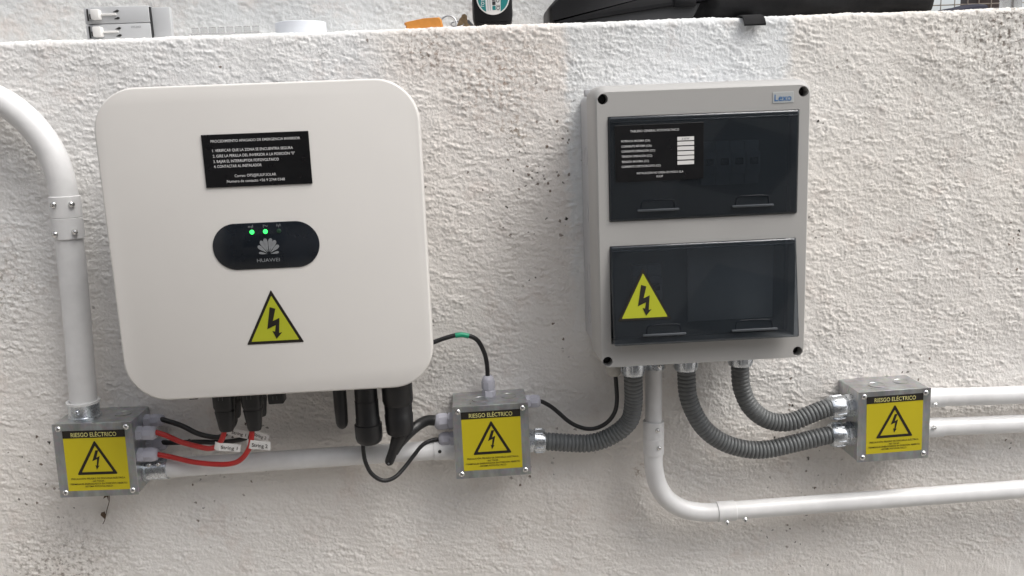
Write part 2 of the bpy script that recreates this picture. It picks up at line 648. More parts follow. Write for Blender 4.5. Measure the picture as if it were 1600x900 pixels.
def sample(T, X, Z):
    u = np.mod(X / CELL, TN_X)
    v = np.mod(Z / CELL, TN_Z)
    i = np.floor(u).astype(int)
    j = np.floor(v).astype(int)
    fu, fv = u - i, v - j
    i %= TN_X
    j %= TN_Z
    i1, j1 = (i + 1) % TN_X, (j + 1) % TN_Z
    return (T[j, i] * (1 - fu) + T[j, i1] * fu) * (1 - fv) + (T[j1, i] * (1 - fu) + T[j1, i1] * fu) * fv


def graded(a, f0, f1, b, fine, coarse):
    mid = list(np.arange(f0, f1, fine))
    left, x, s = [], f0, fine
    while x > a:
        s = min(coarse, s * 1.15)
        x -= s
        left.append(max(a, x))
    right, x, s = [], f1, fine
    while x < b:
        right.append(x)
        s = min(coarse, s * 1.15)
        x += s
    right.append(b)
    return np.array(left[::-1] + mid + right)


def sheet(name, X, prof, relief_scale, mat, label, cat, off=(0, 0)):
    """prof: list of (s, y, z, ny, nz) along the profile"""
    S = np.array([p[0] for p in prof])
    PY = np.array([p[1] for p in prof])
    PZ = np.array([p[2] for p in prof])
    NY = np.array([p[3] for p in prof])
    NZ = np.array([p[4] for p in prof])
    gx, gs = np.meshgrid(X, S)
    h = sample(RELIEF, gx + 5 + off[0], gs + 5 + off[1]) * relief_scale
    vx = gx
    vy = PY[:, None] + NY[:, None] * h
    vz = PZ[:, None] + NZ[:, None] * h
    co = np.stack([vx, vy, vz], -1).reshape(-1, 3)
    nr, nc = gx.shape
    idx = np.arange(nr * nc).reshape(nr, nc)
    q = np.stack([idx[:-1, :-1], idx[:-1, 1:], idx[1:, 1:], idx[1:, :-1]], -1).reshape(-1, 4)
    me = bpy.data.meshes.new(name)
    me.vertices.add(len(co))
    me.vertices.foreach_set('co', co.ravel())
    me.loops.add(q.size)
    me.loops.foreach_set('vertex_index', q.ravel().astype(np.int32))
    me.polygons.add(len(q))
    me.polygons.foreach_set('loop_start', np.arange(0, q.size, 4, dtype=np.int32))
    me.polygons.foreach_set('loop_total', np.full(len(q), 4, dtype=np.int32))
    me.update(calc_edges=True)
    me.polygons.foreach_set('use_smooth', np.ones(len(q), dtype=bool))
    me.validate()
    me.materials.append(MAT[mat])
    ob = bpy.data.objects.new(name, me)
    COL.objects.link(ob)
    return tag(ob, label, cat)


GROUND_Z = -1.25
TOP = 0.2515
ER = 0.007


def wall_profile(z0, top, back, zs):
    prof = []
    for z in zs:
        prof.append((z, 0.0, z, -1, 0))
    s = zs[-1]
    for k in range(1, 6):
        a = rad(90 * k / 5)
        prof.append((s + ER * a, ER - ER * math.cos(a), top - ER + ER * math.sin(a), -math.cos(a), math.sin(a)))
    s += ER * math.pi / 2
    y = ER
    while y < back:
        y = min(back, y + 0.003)
        prof.append((s + y, y, top, 0, 1))
    prof.append((s + y + 0.01, back, top - 0.01, 1, 0))
    prof.append((s + y + 1.5, back, z0, 1, 0))
    return prof


zs = graded(GROUND_Z, -0.53, TOP - ER, TOP - ER, 0.0013, 0.012)
zs = zs[zs <= TOP - ER + 1e-9]
zs = np.unique(np.round(zs, 5))
Xg = graded(-2.2, -0.42, 1.10, 2.6, 0.0013, 0.014)
sheet('stucco_wall', Xg, wall_profile(GROUND_Z, TOP, 0.22, list(zs)), 1.0, 'stucco',
      'rough white stucco wall carrying the solar equipment', 'wall')

# upper wall set back on the ledge
zu = list(np.arange(TOP - 0.02, TOP + 0.10, 0.0018)) + list(np.arange(TOP + 0.10, TOP + 0.55, 0.008))
UY = 0.125
prof = [(z, UY, z, -1, 0) for z in zu]
prof += [(zu[-1] + 0.01, UY + 0.005, zu[-1] + 0.006, 0, 1), (zu[-1] + 0.1, UY + 0.09, zu[-1] + 0.006, 0, 1),
         (zu[-1] + 0.2, UY + 0.095, zu[-1], 1, 0), (zu[-1] + 0.9, UY + 0.095, TOP - 0.02, 1, 0)]
Xu = graded(-2.2, -0.45, 0.70, 0.76, 0.0018, 0.014)
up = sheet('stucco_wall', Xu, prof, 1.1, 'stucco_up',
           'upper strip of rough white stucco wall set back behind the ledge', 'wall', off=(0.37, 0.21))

# ground
g = MB()
g.add([(-60, -60, GROUND_Z), (60, -60, GROUND_Z), (60, 60, GROUND_Z), (-60, 60, GROUND_Z)], [(0, 1, 2, 3)])
tag(g.build('ground', 'ground'), None, None, kind='structure')

# the house and side wing, out of view, added for shade and reflections
MAT['unseen_house'] = pbr('unseen_plaster_grey', (0.36, 0.345, 0.33), 0.85, var=0.1, scale=3)
MAT['eave'] = pbr('dark_timber_eave', (0.06, 0.045, 0.035), 0.7, var=0.2, scale=8)
MAT['window_glass'] = pbr('dark_window_glass', (0.02, 0.025, 0.03), 0.08)
hs_ = thing('unseen_house', 'added grey plastered house with dark eaves across the patio', 'unseen_house', (0, -3.4, GROUND_Z))
MB().box((0.8, -3.5, GROUND_Z + 1.3), (6.4, 0.2, 2.6)).build('wall', 'unseen_house', hs_)
MB().box((-1.55, -1.85, GROUND_Z + 1.3), (0.2, 3.06, 2.6)).build('added_side_wall', 'unseen_house', hs_)  # added wing out of view, darkens the left of the wall
MB().box((0.8, -3.2, GROUND_Z + 2.68), (6.8, 1.1, 0.10), 0.01).build('eave', 'eave', hs_)
MB().box((-1.55, -1.62, GROUND_Z + 2.68), (0.7, 2.0, 0.10), 0.01).build('eave', 'eave', hs_)
for x in (-0.4, 1.9):
    w_ = MB().box((x, -3.395, GROUND_Z + 1.35), (1.2, 0.03, 1.1), 0.005).build('window', 'eave', hs_)
    MB().box((x, -3.377, GROUND_Z + 1.35), (1.08, 0.012, 0.98)).build('pane', 'window_glass', w_)

# ------------------------------------------------------------------ shared pieces
BOLT = [(452, 600), (487, 612), (465, 690), (507, 672), (497, 770), (517, 765), (478, 808), (455, 755), (472, 760), (480, 718), (425, 742)]
BOLT = [((x - 468) / 208, (704 - y) / 208) for x, y in BOLT][::-1]      # height 1, anticlockwise
THIN = [(632, 415), (657, 415), (634, 482), (664, 466), (643, 556), (655, 553), (628, 592), (620, 548), (631, 553), (638, 496), (597, 513)]
THIN = [((x - 632) / 177, (503 - y) / 177) for x, y in THIN][::-1]


def round_poly(poly, r, n=4):
    out = []
    m = len(poly)
    for i in range(m):
        a, b, c = Vector(poly[i - 1]), Vector(poly[i]), Vector(poly[(i + 1) % m])
        p = b + (a - b).normalized() * r
        q = b + (c - b).normalized() * r
        for k in range(n + 1):
            t = k / n
            v = p * (1 - t) ** 2 + b * 2 * t * (1 - t) + q * t * t
            out.append((v.x, v.y))
    return out


def triangle(ax, az, w, h):
    return [(ax, az), (ax - w / 2, az - h), (ax + w / 2, az - h)]


def scale_tri(tri, k):
    cx = sum(p[0] for p in tri) / 3
    cz = sum(p[1] for p in tri) / 3
    return [(cx + (x - cx) * k, cz + (z - cz) * k) for x, z in tri]


def screw(name, c, axis, r, h, parent, mat='chrome', cross='dark'):
    a = Vector(axis).normalized()
    s = MB().lathe(c, a, [(0, r), (h * 0.35, r), (h * 0.75, r * 0.78), (h, r * 0.35)], n=16)
    o = s.build(name, mat, parent)
    t = Vector((0, 1, 0)) if abs(a.y) < 0.9 else Vector((0.8, 0, 0.6))
    e1 = a.cross(t).normalized()
    e2 = a.cross(e1)
    d = MB()
    for e, q in ((e1, e2), (e2, e1)):
        P = Vector(c) + a * (h * 0.98)
        L, W = r * 0.55, r * 0.13
        d.add([P + e * L + q * W, P - e * L + q * W, P - e * L - q * W, P + e * L - q * W], [(0, 1, 2, 3)])
    d.build('slot', cross, o)
    return o


def gland(p, axis, r, length, parent, mat='gland', hexr=1.0):
    """cable gland: flange, hexagon body, gap, hexagon-and-dome cap"""
    b = MB()
    b.lathe(p, axis, [(0, r * 1.02), (length * 0.28, r * 1.02), (length * 0.31, r * 0.9)], n=6)
    b.lathe(p, axis, [(length * 0.28, r * 0.86), (length * 0.36, r * 0.86)], n=20)
    o = b.build('cable_gland', mat, parent)
    c = MB()
    c.lathe(p, axis, [(length * 0.36, r * 0.97), (length * 0.40, r * 1.0), (length * 0.74, r * 1.0)], n=8)
    c.lathe(p, axis, [(length * 0.70, r * 0.94), (length * 0.84, r * 0.9), (length * 0.95, r * 0.74), (length, r * 0.56)], n=20)
    c.build('cap_nut', mat, o)
    return o


# ------------------------------------------------------------------ junction boxes
BD = 0.063
GROUP_BOX = 'galvanised junction boxes with electrical risk labels'


def junction_box():
    e = local(thing('junction_box', 'x', 'junction box', (0, 0, 0), GROUP_BOX))
    s = MB()
    w = 0.0985
    outer = rrect(0, 0, w, w, 0.0015, 2)
    inner = rrect(0, 0, w - 0.0024, w - 0.0024, 0.0008, 2)
    s.loft([at(inner, -0.004), at(inner, -BD + 0.0015), at(outer, -BD + 0.0015), at(outer, 0.002), ], False, True)
    s.loft([at(rrect(0, 0, w - 0.003, w - 0.003, 0.0005, 2), -0.0035), at(rrect(0, 0, w - 0.003, w - 0.003, 0.0005, 2), -0.003)], True, True)
    s.build('shell', 'galv', e)
    # knock-outs on the top and the sides
    for (x, y, r) in ((-0.012, -0.036, 0.0115), (0.026, -0.028, 0.0105)):
        k = MB()
        k.lathe((x, y, w / 2 + 0.0001), (0, 0, 1), [(0, r), (0.0006, r), (0.0006, r - 0.0009), (0.0002, r - 0.0013)], n=28)
        k.build('knockout', 'galv', e)
    c = MB()
    c.loft([at(rrect(0, 0, 0.0995, 0.0995, 0.001, 2), -BD + 0.001), at(rrect(0, 0, 0.1, 0.1, 0.0012, 2), -BD - 0.0004),
            at(rrect(0, 0, 0.0994, 0.0994, 0.001, 2), -BD - 0.001)], True, True)
    c.build('cover', 'galv', e)
    f = -BD - 0.001
    for sx in (-1, 1):
        for sz in (-1, 1):
            screw('screw', (sx * 0.0425, f, sz * 0.0432), (0, -1, 0), 0.0037, 0.0026, e)
    l = MB()
    lw, l0, l1 = 0.078, -0.0392, 0.0422
    l.box((0.0, f - 0.00015, (l0 + l1 - 0.0098) / 2), (lw, 0.0003, l1 - l0 - 0.0098))
    lab = l.build('warning_label', 'yellow', e)
    MB().box((0, f - 0.0003, l1 - 0.0049), (lw, 0.0006, 0.0098)).build('header_band', 'black_print', lab)
    text('lettering', 'RIESGO ELÉCTRICO', 0.0, f - 0.0008, l1 - 0.0052, 'pale_print', lab, 0.0056, 0.057, weight=0.010)
    tri = triangle(0.0, 0.0290, 0.0515, 0.0465)
    inn = scale_tri(tri, 0.76)
    t = MB()
    ro, ri = round_poly(tri, 0.0025), round_poly(inn, 0.0006)
    t.holed(ro, [ri], f - 0.0005)
    t.build('warning_triangle', 'black_print', lab)
    b = MB()
    b.holed([(x * 0.0265 + 0.0, z * 0.0265 + 0.0022) for x, z in THIN], [], f - 0.0005)
    b.build('lightning_bolt', 'black_print', lab)
    for s_, z, wd in (('PRECAUCIÓN: PELIGRO DE DESCARGA ELÉCTRICA', -0.0228, 0.068), ('- NO TOCAR -', -0.0265, 0.017),
                      ('-TERMINALES ENERGIZADOS EN POSICIÓN ABIERTO-', -0.0300, 0.073), ('-SISTEMA FOTOVOLTAICO-', -0.0335, 0.036)):
        text('lettering', s_, 0, f - 0.0005, z, 'black_print', lab, 0.0023, wd, weight=0.012)
    return e


def place_box(e, x, z, th, label):
    e.location = (x, 0, z)
    e.rotation_euler = (0, -th, 0)
    e['label'] = label


jb1 = junction_box()
jb2 = copy_tree(jb1)
jb3 = copy_tree(jb1)
place_box(jb1, -0.2613, -0.2779, -0.0211, 'galvanised junction box with red and black cables in its right side')
place_box(jb2, 0.2502, -0.2840, 0.0098, 'galvanised junction box with a grey gland on top, below the inverter and panel')
place_box(jb3, 0.7953, -0.2951, 0.0102, 'galvanised junction box with two ribbed hoses in its left side')

for jb_, dx_, dz_, a_ in ((jb1, 0.0010, -0.0022, 0.006), (jb2, 0.0, 0.0, 0.004), (jb3, 0.0006, 0.0008, -0.010)):
    for ch_ in jb_.children:
        if ch_.name.startswith('warning_label'):
            ch_.location = (dx_, 0, dz_)
            ch_.rotation_euler = (0, a_, 0)

# glands (local coordinates of each box)
for yy, zz, r, ln in ((-0.0465, 0.0275, 0.0098, 0.0245), (-0.0485, -0.0015, 0.0098, 0.0245), (-0.0170, 0.0345, 0.0088, 0.0255), (-0.0170, 0.0005, 0.0088, 0.0255)):
    gland((0.0492, yy, zz), (1, 0, 0), r, ln, jb1)
gland((-0.0492, -0.033, 0.0210), (-1, 0, 0), 0.0117, 0.0262, jb2)
gland((-0.0492, -0.034, -0.0040), (-1, 0, 0), 0.0102, 0.0220, jb2)
gland((0.0, -0.022, 0.0492), (0, 0, 1), 0.0092, 0.0285, jb2)
gland((0.0492, -0.030, 0.0400), (1, 0, 0), 0.0092, 0.0200, jb2)

# ------------------------------------------------------------------ inverter
inv = thing('solar_inverter', 'large white square solar inverter with rounded corners and dark oval display', 'inverter', (0, 0, -0.1825))
R = 0.050
F = -0.1328
s = MB()
s.loft([at(rrect(0, 0, w, w, r, 14), y) for w, r, y in (
    (0.356, 0.046, -0.100), (0.3625, 0.049, -0.1015), (0.3655, R, -0.105), (0.3658, R, -0.1292), (0.3650, R - .0004, -0.1312),
    (0.3632, R - .0012, -0.1323), (0.3606, R - .0024, -0.1328))], True, True)
s.build('front_cover', 'shell', inv, sharp=60)
s = MB()
s.loft([at(rrect(0, 0.004, w, w, 0.03, 6), y) for w, y in ((0.325, -0.012), (0.33, -0.015), (0.335, -0.097))], True, True)
s.build('rear_housing', 'body', inv)
for k in range(9):
    MB().box((-0.12 + 0.03 * k, -0.008, 0.0), (0.003, 0.012, 0.29), 0.0005).build('cooling_fin', 'body', inv)
MB().box((0, -0.004, 0.09), (0.20, 0.010, 0.06), 0.001).build('wall_bracket', 'zinc', inv)
MB().box((-0.1133, -0.106, -0.1855), (0.0105, 0.012, 0.009), 0.001).build('latch_tab', 'black', inv)

# display
d = MB()
DX, DZ, DW, DH = -0.0032, -0.0018, 0.1228, 0.0542
d.loft([at(rrect(DX, DZ, DW, DH, DH / 2 - 1e-5, 18), F - 0.0002), at(rrect(DX, DZ, DW, DH, DH / 2 - 1e-5, 18), F - 0.0008),
        at(rrect(DX, DZ, DW - 0.001, DH - 0.001, DH / 2 - 0.0006, 18), F - 0.0011)], False, True)
disp = d.build('display', 'gloss', inv)
for x, mt in ((-0.0181, 'led_on'), (-0.0027, 'led_on'), (0.0129, 'led_off')):
    l = MB().lathe((x, F - 0.0010, 0.0147), (0, -1, 0), [(0, 0.0027), (0.0005, 0.0026), (0.0009, 0.0019), (0.0011, 0.0008)], n=18)
    l.build('indicator_light', mt, disp)
# small symbols above the lamps
sy = F - 0.0014
k = MB()
k.box((-0.0205, sy, 0.0205), (0.0030, 0.0001, 0.0005)).box((-0.0205, sy, 0.0215), (0.0030, 0.0001, 0.0005))
k.box((-0.0178, sy, 0.0207), (0.0005, 0.0001, 0.0030)).box((-0.0165, sy, 0.0215), (0.0005, 0.0001, 0.0034))
k.build('direct_current_symbol', 'grey_print', disp)
k = MB().box((-0.0045, sy, 0.0212), (0.0005, 0.0001, 0.0034)).box((-0.0035, sy, 0.0222), (0.002, 0.0001, 0.0005))
k.tube([(-0.0028, sy, 0.0208), (-0.0017, sy, 0.0216), (-0.0005, sy, 0.0206), (0.0006, sy, 0.0214)], 0.00025, n=6, step=0.0004)
k.build('grid_symbol', 'grey_print', disp)
k = MB()
k.box((0.0129, sy, 0.0205), (0.0005, 0.0001, 0.003))
for q in (-1, 1):
    for rr in (0.0012, 0.0022):
        k.tube([(0.0129 + q * rr * math.cos(a), sy, 0.0215 + rr * math.sin(a)) for a in (-0.8, -0.3, 0.3, 0.8)], 0.0002, n=6, step=0.0004)
k.build('signal_symbol', 'grey_print', disp)
# eight-petal emblem and name
EX, EZ = -0.0008, -0.0118
for i in range(8):
    a = rad((170, 140, 118, 100.5, 79.5, 62, 40, 10)[i])
    ln = (0.0118, 0.0158, 0.0182, 0.0190, 0.0190, 0.0182, 0.0158, 0.0118)[i]
    wd = (0.0014, 0.0022, 0.0024, 0.0024, 0.0024, 0.0024, 0.0022, 0.0014)[i]
    prof_ = [(0.16, 0.04), (0.35, 0.36), (0.55, 0.72), (0.75, 1.0), (0.88, 0.95), (0.96, 0.6), (1.0, 0.0)]
    pts = [(ln * t_, -wd * w_) for t_, w_ in prof_] + [(ln * t_, wd * w_) for t_, w_ in prof_[::-1][1:]]
    P = [(EX + l_ * math.cos(a) - w_ * math.sin(a), EZ + l_ * math.sin(a) + w_ * math.cos(a)) for l_, w_ in pts]
    MB().holed(P, [], sy).build('emblem_petal', 'grey_print', disp)
text('lettering', 'HUAWEI', -0.0022, sy, -0.0187, 'grey_print', disp, 0.0042, 0.0262, weight=0.0)

# instruction plate
PX0, PZ1, PW, PH = -0.0646, 0.1275, 0.1205, 0.0598
pl = MB().box((PX0 + PW / 2, F - 0.0008, PZ1 - PH / 2), (PW, 0.0016, PH), 0.0003, 1).build('instruction_plate', 'plate', inv)
py = F - 0.0019
text('lettering', 'PROCEDIMIENTO APAGADO DE EMERGENCIA INVERSOR', PX0 + 0.0606, py, PZ1 - 0.0075, 'white_print', pl, 0.0029, 0.1005, weight=0.004)
for s_, dz, wd in (('1. VERIFICAR QUE LA ZONA SE ENCUENTRA SEGURA', 0.0180, 0.0905), ('2. GIRE LA PERILLA DEL INVERSOR A LA POSICIÓN "0"', 0.0242, 0.0922),
                   ('3. BAJAR EL INTERRUPTOR FOTOVOLTAICO', 0.0303, 0.0735), ('4. CONTACTAR AL INSTALADOR', 0.0360, 0.0537)):
    text('lettering', s_, PX0 + 0.0112, py, PZ1 - dz, 'white_print', pl, 0.0031, wd, 'LEFT', weight=0.005)
text('lettering', 'Correo: OPS@RUUF.SOLAR', PX0 + 0.0568, py, PZ1 - 0.0472, 'white_print', pl, 0.0031, 0.0468, weight=0.0)
text('lettering', 'Numero de contacto +56 9 2744 0348', PX0 + 0.0568, py, PZ1 - 0.0532, 'white_print', pl, 0.0031, 0.0655, weight=0.0)


def danger_sticker(parent, ax, az, w, h, y, edge, k=0.84):
    tri = triangle(ax, az, w, h)
    o = MB().prism(round_poly(tri, 0.0012)[:], y - 0.0003, y + 0.0003).build('warning_sticker', 'black_print', parent)
    inn = scale_tri(tri, k)
    MB().holed(round_poly(inn, 0.001), [], y - 0.0005).build('yellow_field', 'lime', o)
    hb = h * 0.60
    MB().holed([(ax + 0.0 + x * hb, az - h * 0.615 + z * hb) for x, z in BOLT], [], y - 0.0008).build('lightning_bolt', 'black_print', o)
    return o


danger_sticker(inv, -0.0030, -0.0545, 0.0668, 0.0648, F - 0.0003, None)

# sockets, aerial and connectors under the inverter
a = MB().lathe((0.0574, -0.07, -0.160), (0, 0, -1), [(0, 0.0088), (0.06, 0.0086), (0.084, 0.0079), (0.0885, 0.0066), (0.0915, 0.0042), (0.0928, 0.0015)], n=20)
a.build('aerial', 'black', inv)
MB().box((-0.0210, -0.075, -0.190), (0.0195, 0.02, 0.041), 0.002).build('spare_socket', 'black', inv)
k = MB().box((-0.0240, -0.0853, -0.2020), (0.0007, 0.0006, 0.005)).box((-0.0190, -0.0853, -0.2020), (0.0007, 0.0006, 0.005))
k.build('socket_mark', 'faint_print', inv)


# ------------------------------------------------------------------ string cables with plugs and paper flags
def flag(parent, base, ang, yaw, w, h, s_):
    """folded paper flag wrapped on the cable; base: point on the cable"""
    Rm = Matrix.Rotation(yaw, 3, 'Z') @ Matrix.Rotation(-ang, 3, 'Y')
    m = MB()
    bx, by, bz = base
    pts = []
    n = 14
    B = Vector(base)
    rows = []
    for i in range(n + 1):
        t = i / n
        x = -0.0042 + (w + 0.0042) * t
        y = -0.0042 - 0.0008 * math.sin(t * 5 + bx * 300) if t > 0.2 else -0.0042 + 0.0042 * (1 - t / 0.2) ** 2
        rows.append((x, y))
    fr = [Rm @ Vector((x, y, h / 2)) + B for x, y in rows]
    fb = [Rm @ Vector((x, y, -h / 2)) + B for x, y in rows]
    gr = [Rm @ Vector((x, y + 0.0004, h / 2)) + B for x, y in rows]
    gb = [Rm @ Vector((x, y + 0.0004, -h / 2)) + B for x, y in rows]
    loops = [[fr[i], gr[i], gb[i], fb[i]] for i in range(n + 1)]
    m.loft(loops)
    o = m.build('paper_flag', 'sticker_white', parent)
    p = B + Rm @ Vector((w * 0.50, -0.0051, 0.0))
    text('lettering', s_, p.x, p.y, p.z, 'black_print', o, h * 0.42, w * 0.74, weight=0.01, R=Rm)
    return o


def plug(parent, x, y, z0, z1, w, front):
    """connector with stepped body hanging from z0 down to z1"""
    m = MB()
    L = z0 - z1
    for (a0, a1, k0, k1) in ((0.0, 0.58, 1.0, 0.98), (0.58, 0.66, 0.9, 0.86), (0.62, 1.0, 0.92, 0.70)):
        loops = []
        for t, k_ in ((a0, k0), (a1 - 0.04, k1), (a1, k1 - 0.08)):
            loops.append([(x + px, y + pz, z0 - L * t) for px, pz in rrect(0, 0, w * k_, w * k_ * 0.82, w * 0.22, 4)])
        m.loft(loops)
    o = m.build('plug', 'black', parent)
    if front:
        q = MB()
        for dx in (-0.0035, 0.0015):
            q.box((x + dx, y - w * 0.41 - 0.0002, z0 - L * 0.36), (0.0007, 0.0006, 0.0055))
        q.build('moulded_mark', 'faint_print', o)
        MB().box((x + w * 0.47, y, z0 - L * 0.36), (w * 0.12, w * 0.4, L * 0.12), 0.001).build('release_clip', 'black', o)
    return o


def cable(name, label, pts, r, mat, group=None, n=12):
    e = thing(name, label, 'cable', pts[0], group)
    MB().tube(pts, r, n=n, step=0.003).build('sheath', mat, e)
    return e


GS = 'solar string cables between junction box and inverter'
c = cable('red_string_cable', 'upper red cable looping to the left inverter plug', [(-0.196, -0.0465, -0.2502), (-0.188, -0.048, -0.2506), (-0.1737, -0.051, -0.2549), (-0.1543, -0.056, -0.2630), (-0.1279, -0.068, -0.2668),
           (-0.1119, -0.075, -0.2675), (-0.1003, -0.080, -0.2622), (-0.0915, -0.084, -0.2500), (-0.0875, -0.085, -0.2360), (-0.087, -0.085, -0.222)], 0.0034, 'red', GS)
plug(c, -0.0850, -0.085, -0.1700, -0.2412, 0.0255, True)
flag(c, (-0.0990, -0.082, -0.2615), rad(-13), rad(12), 0.0275, 0.0102, 'String 1')
c = cable('red_string_cable', 'lower red cable curving up to the right inverter plug', [(-0.197, -0.0485, -0.2795), (-0.1895, -0.0485, -0.2808), (-0.1686, -0.051, -0.2855), (-0.1384, -0.060, -0.2905),
           (-0.1041, -0.070, -0.2916), (-0.0846, -0.074, -0.2895), (-0.0712, -0.079, -0.2815), (-0.0605, -0.083, -0.2675), (-0.0563, -0.085, -0.2560), (-0.0535, -0.085, -0.2390), (-0.053, -0.085, -0.222)], 0.0034, 'red', GS)
plug(c, -0.0502, -0.085, -0.1700, -0.2422, 0.0245, True)
flag(c, (-0.0578, -0.084, -0.2600), rad(-7), rad(-6), 0.0275, 0.0116, 'String 2')
c = cable('black_string_cable', 'upper black cable behind the red ones with a String 1 flag', [(-0.196, -0.0170, -0.2415), (-0.1808, -0.0235, -0.2440), (-0.1607, -0.026, -0.2515), (-0.1390, -0.033, -0.2610), (-0.1162, -0.042, -0.2640),
           (-0.1041, -0.046, -0.2620), (-0.0943, -0.048, -0.2545), (-0.0840, -0.052, -0.2420), (-0.0815, -0.055, -0.2250)], 0.0034, 'rubber', GS)
plug(c, -0.0825, -0.055, -0.1700, -0.2340, 0.0225, False)
flag(c, (-0.0915, -0.052, -0.2525), rad(-20), rad(10), 0.0245, 0.0098, 'String 1')
c = cable('black_string_cable', 'lower black cable behind the red ones with a String 2 flag', [(-0.196, -0.0170, -0.2755), (-0.1811, -0.0235, -0.2748), (-0.1422, -0.028, -0.2745), (-0.1111, -0.034, -0.2745), (-0.0815, -0.044, -0.2690),
           (-0.0665, -0.047, -0.2620), (-0.0540, -0.052, -0.2460), (-0.0500, -0.055, -0.2250)], 0.0034, 'rubber', GS)
plug(c, -0.0492, -0.055, -0.1700, -0.2340, 0.0215, False)
flag(c, (-0.0612, -0.054, -0.2560), rad(-22), rad(-4), 0.0225, 0.0100, 'String 2')

# thick supply cable with its big connector
e = thing('supply_cable', 'thick black cable with big connector bending right into the middle box', 'cable', (0.1311, -0.066, -0.17))
m = MB()
m.lathe((0.1306, -0.066, -0.165), (0, 0, -1), [(0, 0.0198), (0.054, 0.0200), (0.0552, 0.0194), (0.058, 0.0190), (0.0590, 0.0182), (0.072, 0.0178), (0.0735, 0.0186), (0.092, 0.0180), (0.0985, 0.0165), (0.1015, 0.0120), (0.103, 0.008)], n=28)
m.build('connector', 'black', e)
MB().tube([(0.1330, -0.066, -0.255), (0.1290, -0.068, -0.268), (0.1215, -0.070, -0.285), (0.1150, -0.071, -0.3005), (0.1128, -0.071, -0.3060)], 0.0062, n=16, step=0.002,
          rf=lambda s_: 0.0125 - min(s_, 0.034) / 0.034 * 0.0063 if s_ < 0.049 else 0.0060 * math.sqrt(max(0.02, 1 - ((s_ - 0.049) / 0.0065) ** 2))).build('boot', 'black', e)
MB().lathe((0.1142, -0.0768, -0.3015), (0, -1, 0), [(0, 0.0012), (0.0006, 0.001)], n=10).build('pin', 'steel', e)
MB().tube([(0.1205, -0.0685, -0.2890), (0.1268, -0.0675, -0.2800), (0.1345, -0.0645, -0.2728), (0.1425, -0.060, -0.2668), (0.1520, -0.053, -0.2612), (0.1640, -0.040, -0.2590), (0.1745, -0.034, -0.2612), (0.185, -0.033, -0.2630)], 0.0072, n=16, step=0.003).build('sheath', 'rubber', e)

# data cable with round connector
e = thing('data_cable', 'thin black cable hanging in a loop from the round black connector', 'cable', (0.0905, -0.07, -0.17))
m = MB()
m.lathe((0.0908, -0.07, -0.165), (0, 0, -1), [(0, 0.0146), (0.051, 0.0146), (0.0512, 0.0152), (0.074, 0.0152), (0.0755, 0.0158), (0.0820, 0.0160), (0.083, 0.0178), (0.100, 0.0176), (0.106, 0.0160), (0.109, 0.0125), (0.1098, 0.006)], n=28)
m.build('connector', 'black', e)
MB().tube([(0.0840, -0.07, -0.262), (0.0825, -0.07, -0.2760), (0.0820, -0.07, -0.2860), (0.0838, -0.07, -0.3010), (0.0907, -0.0685, -0.3180), (0.1042, -0.066, -0.3290), (0.1187, -0.062, -0.3275), (0.1310, -0.054, -0.3190),
           (0.1440, -0.046, -0.3059), (0.1570, -0.040, -0.2930), (0.1690, -0.036, -0.2885), (0.182, -0.034, -0.2880)], 0.0028, n=12, step=0.003).build('sheath', 'rubber', e)

# earth cable with green tape
pts = [(0.125, -0.045, -0.170), (0.1647, -0.040, -0.1565), (0.1793, -0.037, -0.1525), (0.1990, -0.035, -0.1470), (0.2178, -0.034, -0.1448), (0.2360, -0.031, -0.1525), (0.2455, -0.027, -0.1710), (0.2490, -0.023, -0.1900), (0.2493, -0.022, -0.2085), (0.2493, -0.022, -0.216)]
e = cable('earth_cable', 'thin black cable with green tape arching into the top of the middle box', pts, 0.0031, 'rubber')
MB().tube([(0.2088, -0.0348, -0.1453), (0.2178, -0.0341, -0.1449), (0.2262, -0.0331, -0.1474)], 0.00355, n=14, step=0.003).build('green_tape_band', 'green_tape', e)

# thin cable from the middle box to the panel
pts = [(0.310, -0.030, -0.2433), (0.3194, -0.030, -0.2441), (0.3323, -0.030, -0.2519), (0.3433, -0.030, -0.2619), (0.3550, -0.031, -0.2733), (0.3665, -0.032, -0.2810), (0.3804, -0.034, -0.2855),
       (0.3945, -0.037, -0.2840), (0.4090, -0.041, -0.2745), (0.4180, -0.044, -0.2600), (0.4205, -0.047, -0.2425), (0.4196, -0.049, -0.2215), (0.4185, -0.05, -0.2060), (0.418, -0.05, -0.19)]
cable('control_cable', 'thin black cable sagging from the middle box up to the grey panel', pts, 0.0029, 'rubber')

# ------------------------------------------------------------------ ribbed grey hoses with zinc fittings
GH = 'ribbed grey conduit hoses'


def fitting(parent, p, axis, r, length):
    a_ = Vector(axis).normalized()
    m_ = MB()
    m_.lathe(p, a_, [(-0.004, r * 0.95), (0, r * 1.06), (length * 0.24, r * 1.06), (length * 0.26, r * 0.96), (length * 0.34, r * 0.96)], n=8)
    o = m_.build('fitting', 'zinc', parent)
    m_ = MB().lathe(p, a_, [(length * 0.34, r * 0.98), (length * 0.38, r * 1.03), (length * 0.86, r * 1.03), (length * 0.96, r * 0.97), (length, r * 0.84)], n=28)
    nut = m_.build('ring_nut', 'zinc', o)
    t = Vector((0, 1, 0)) if abs(a_.y) < 0.9 else Vector((1, 0, 0))
    e1 = a_.cross(t).normalized()
    e2 = a_.cross(e1)
    for k in range(10):
        q = 2 * math.pi * k / 10
        d_ = e1 * math.cos(q) + e2 * math.sin(q)
        Rm = Matrix((a_, d_, a_.cross(d_))).transposed()
        MB().box(Vector(p) + a_ * length * 0.62 + d_ * r * 1.035, (length * 0.42, r * 0.11, r * 0.17), r * 0.035, 1, Rm).build('rib', 'zinc', nut)
    return o


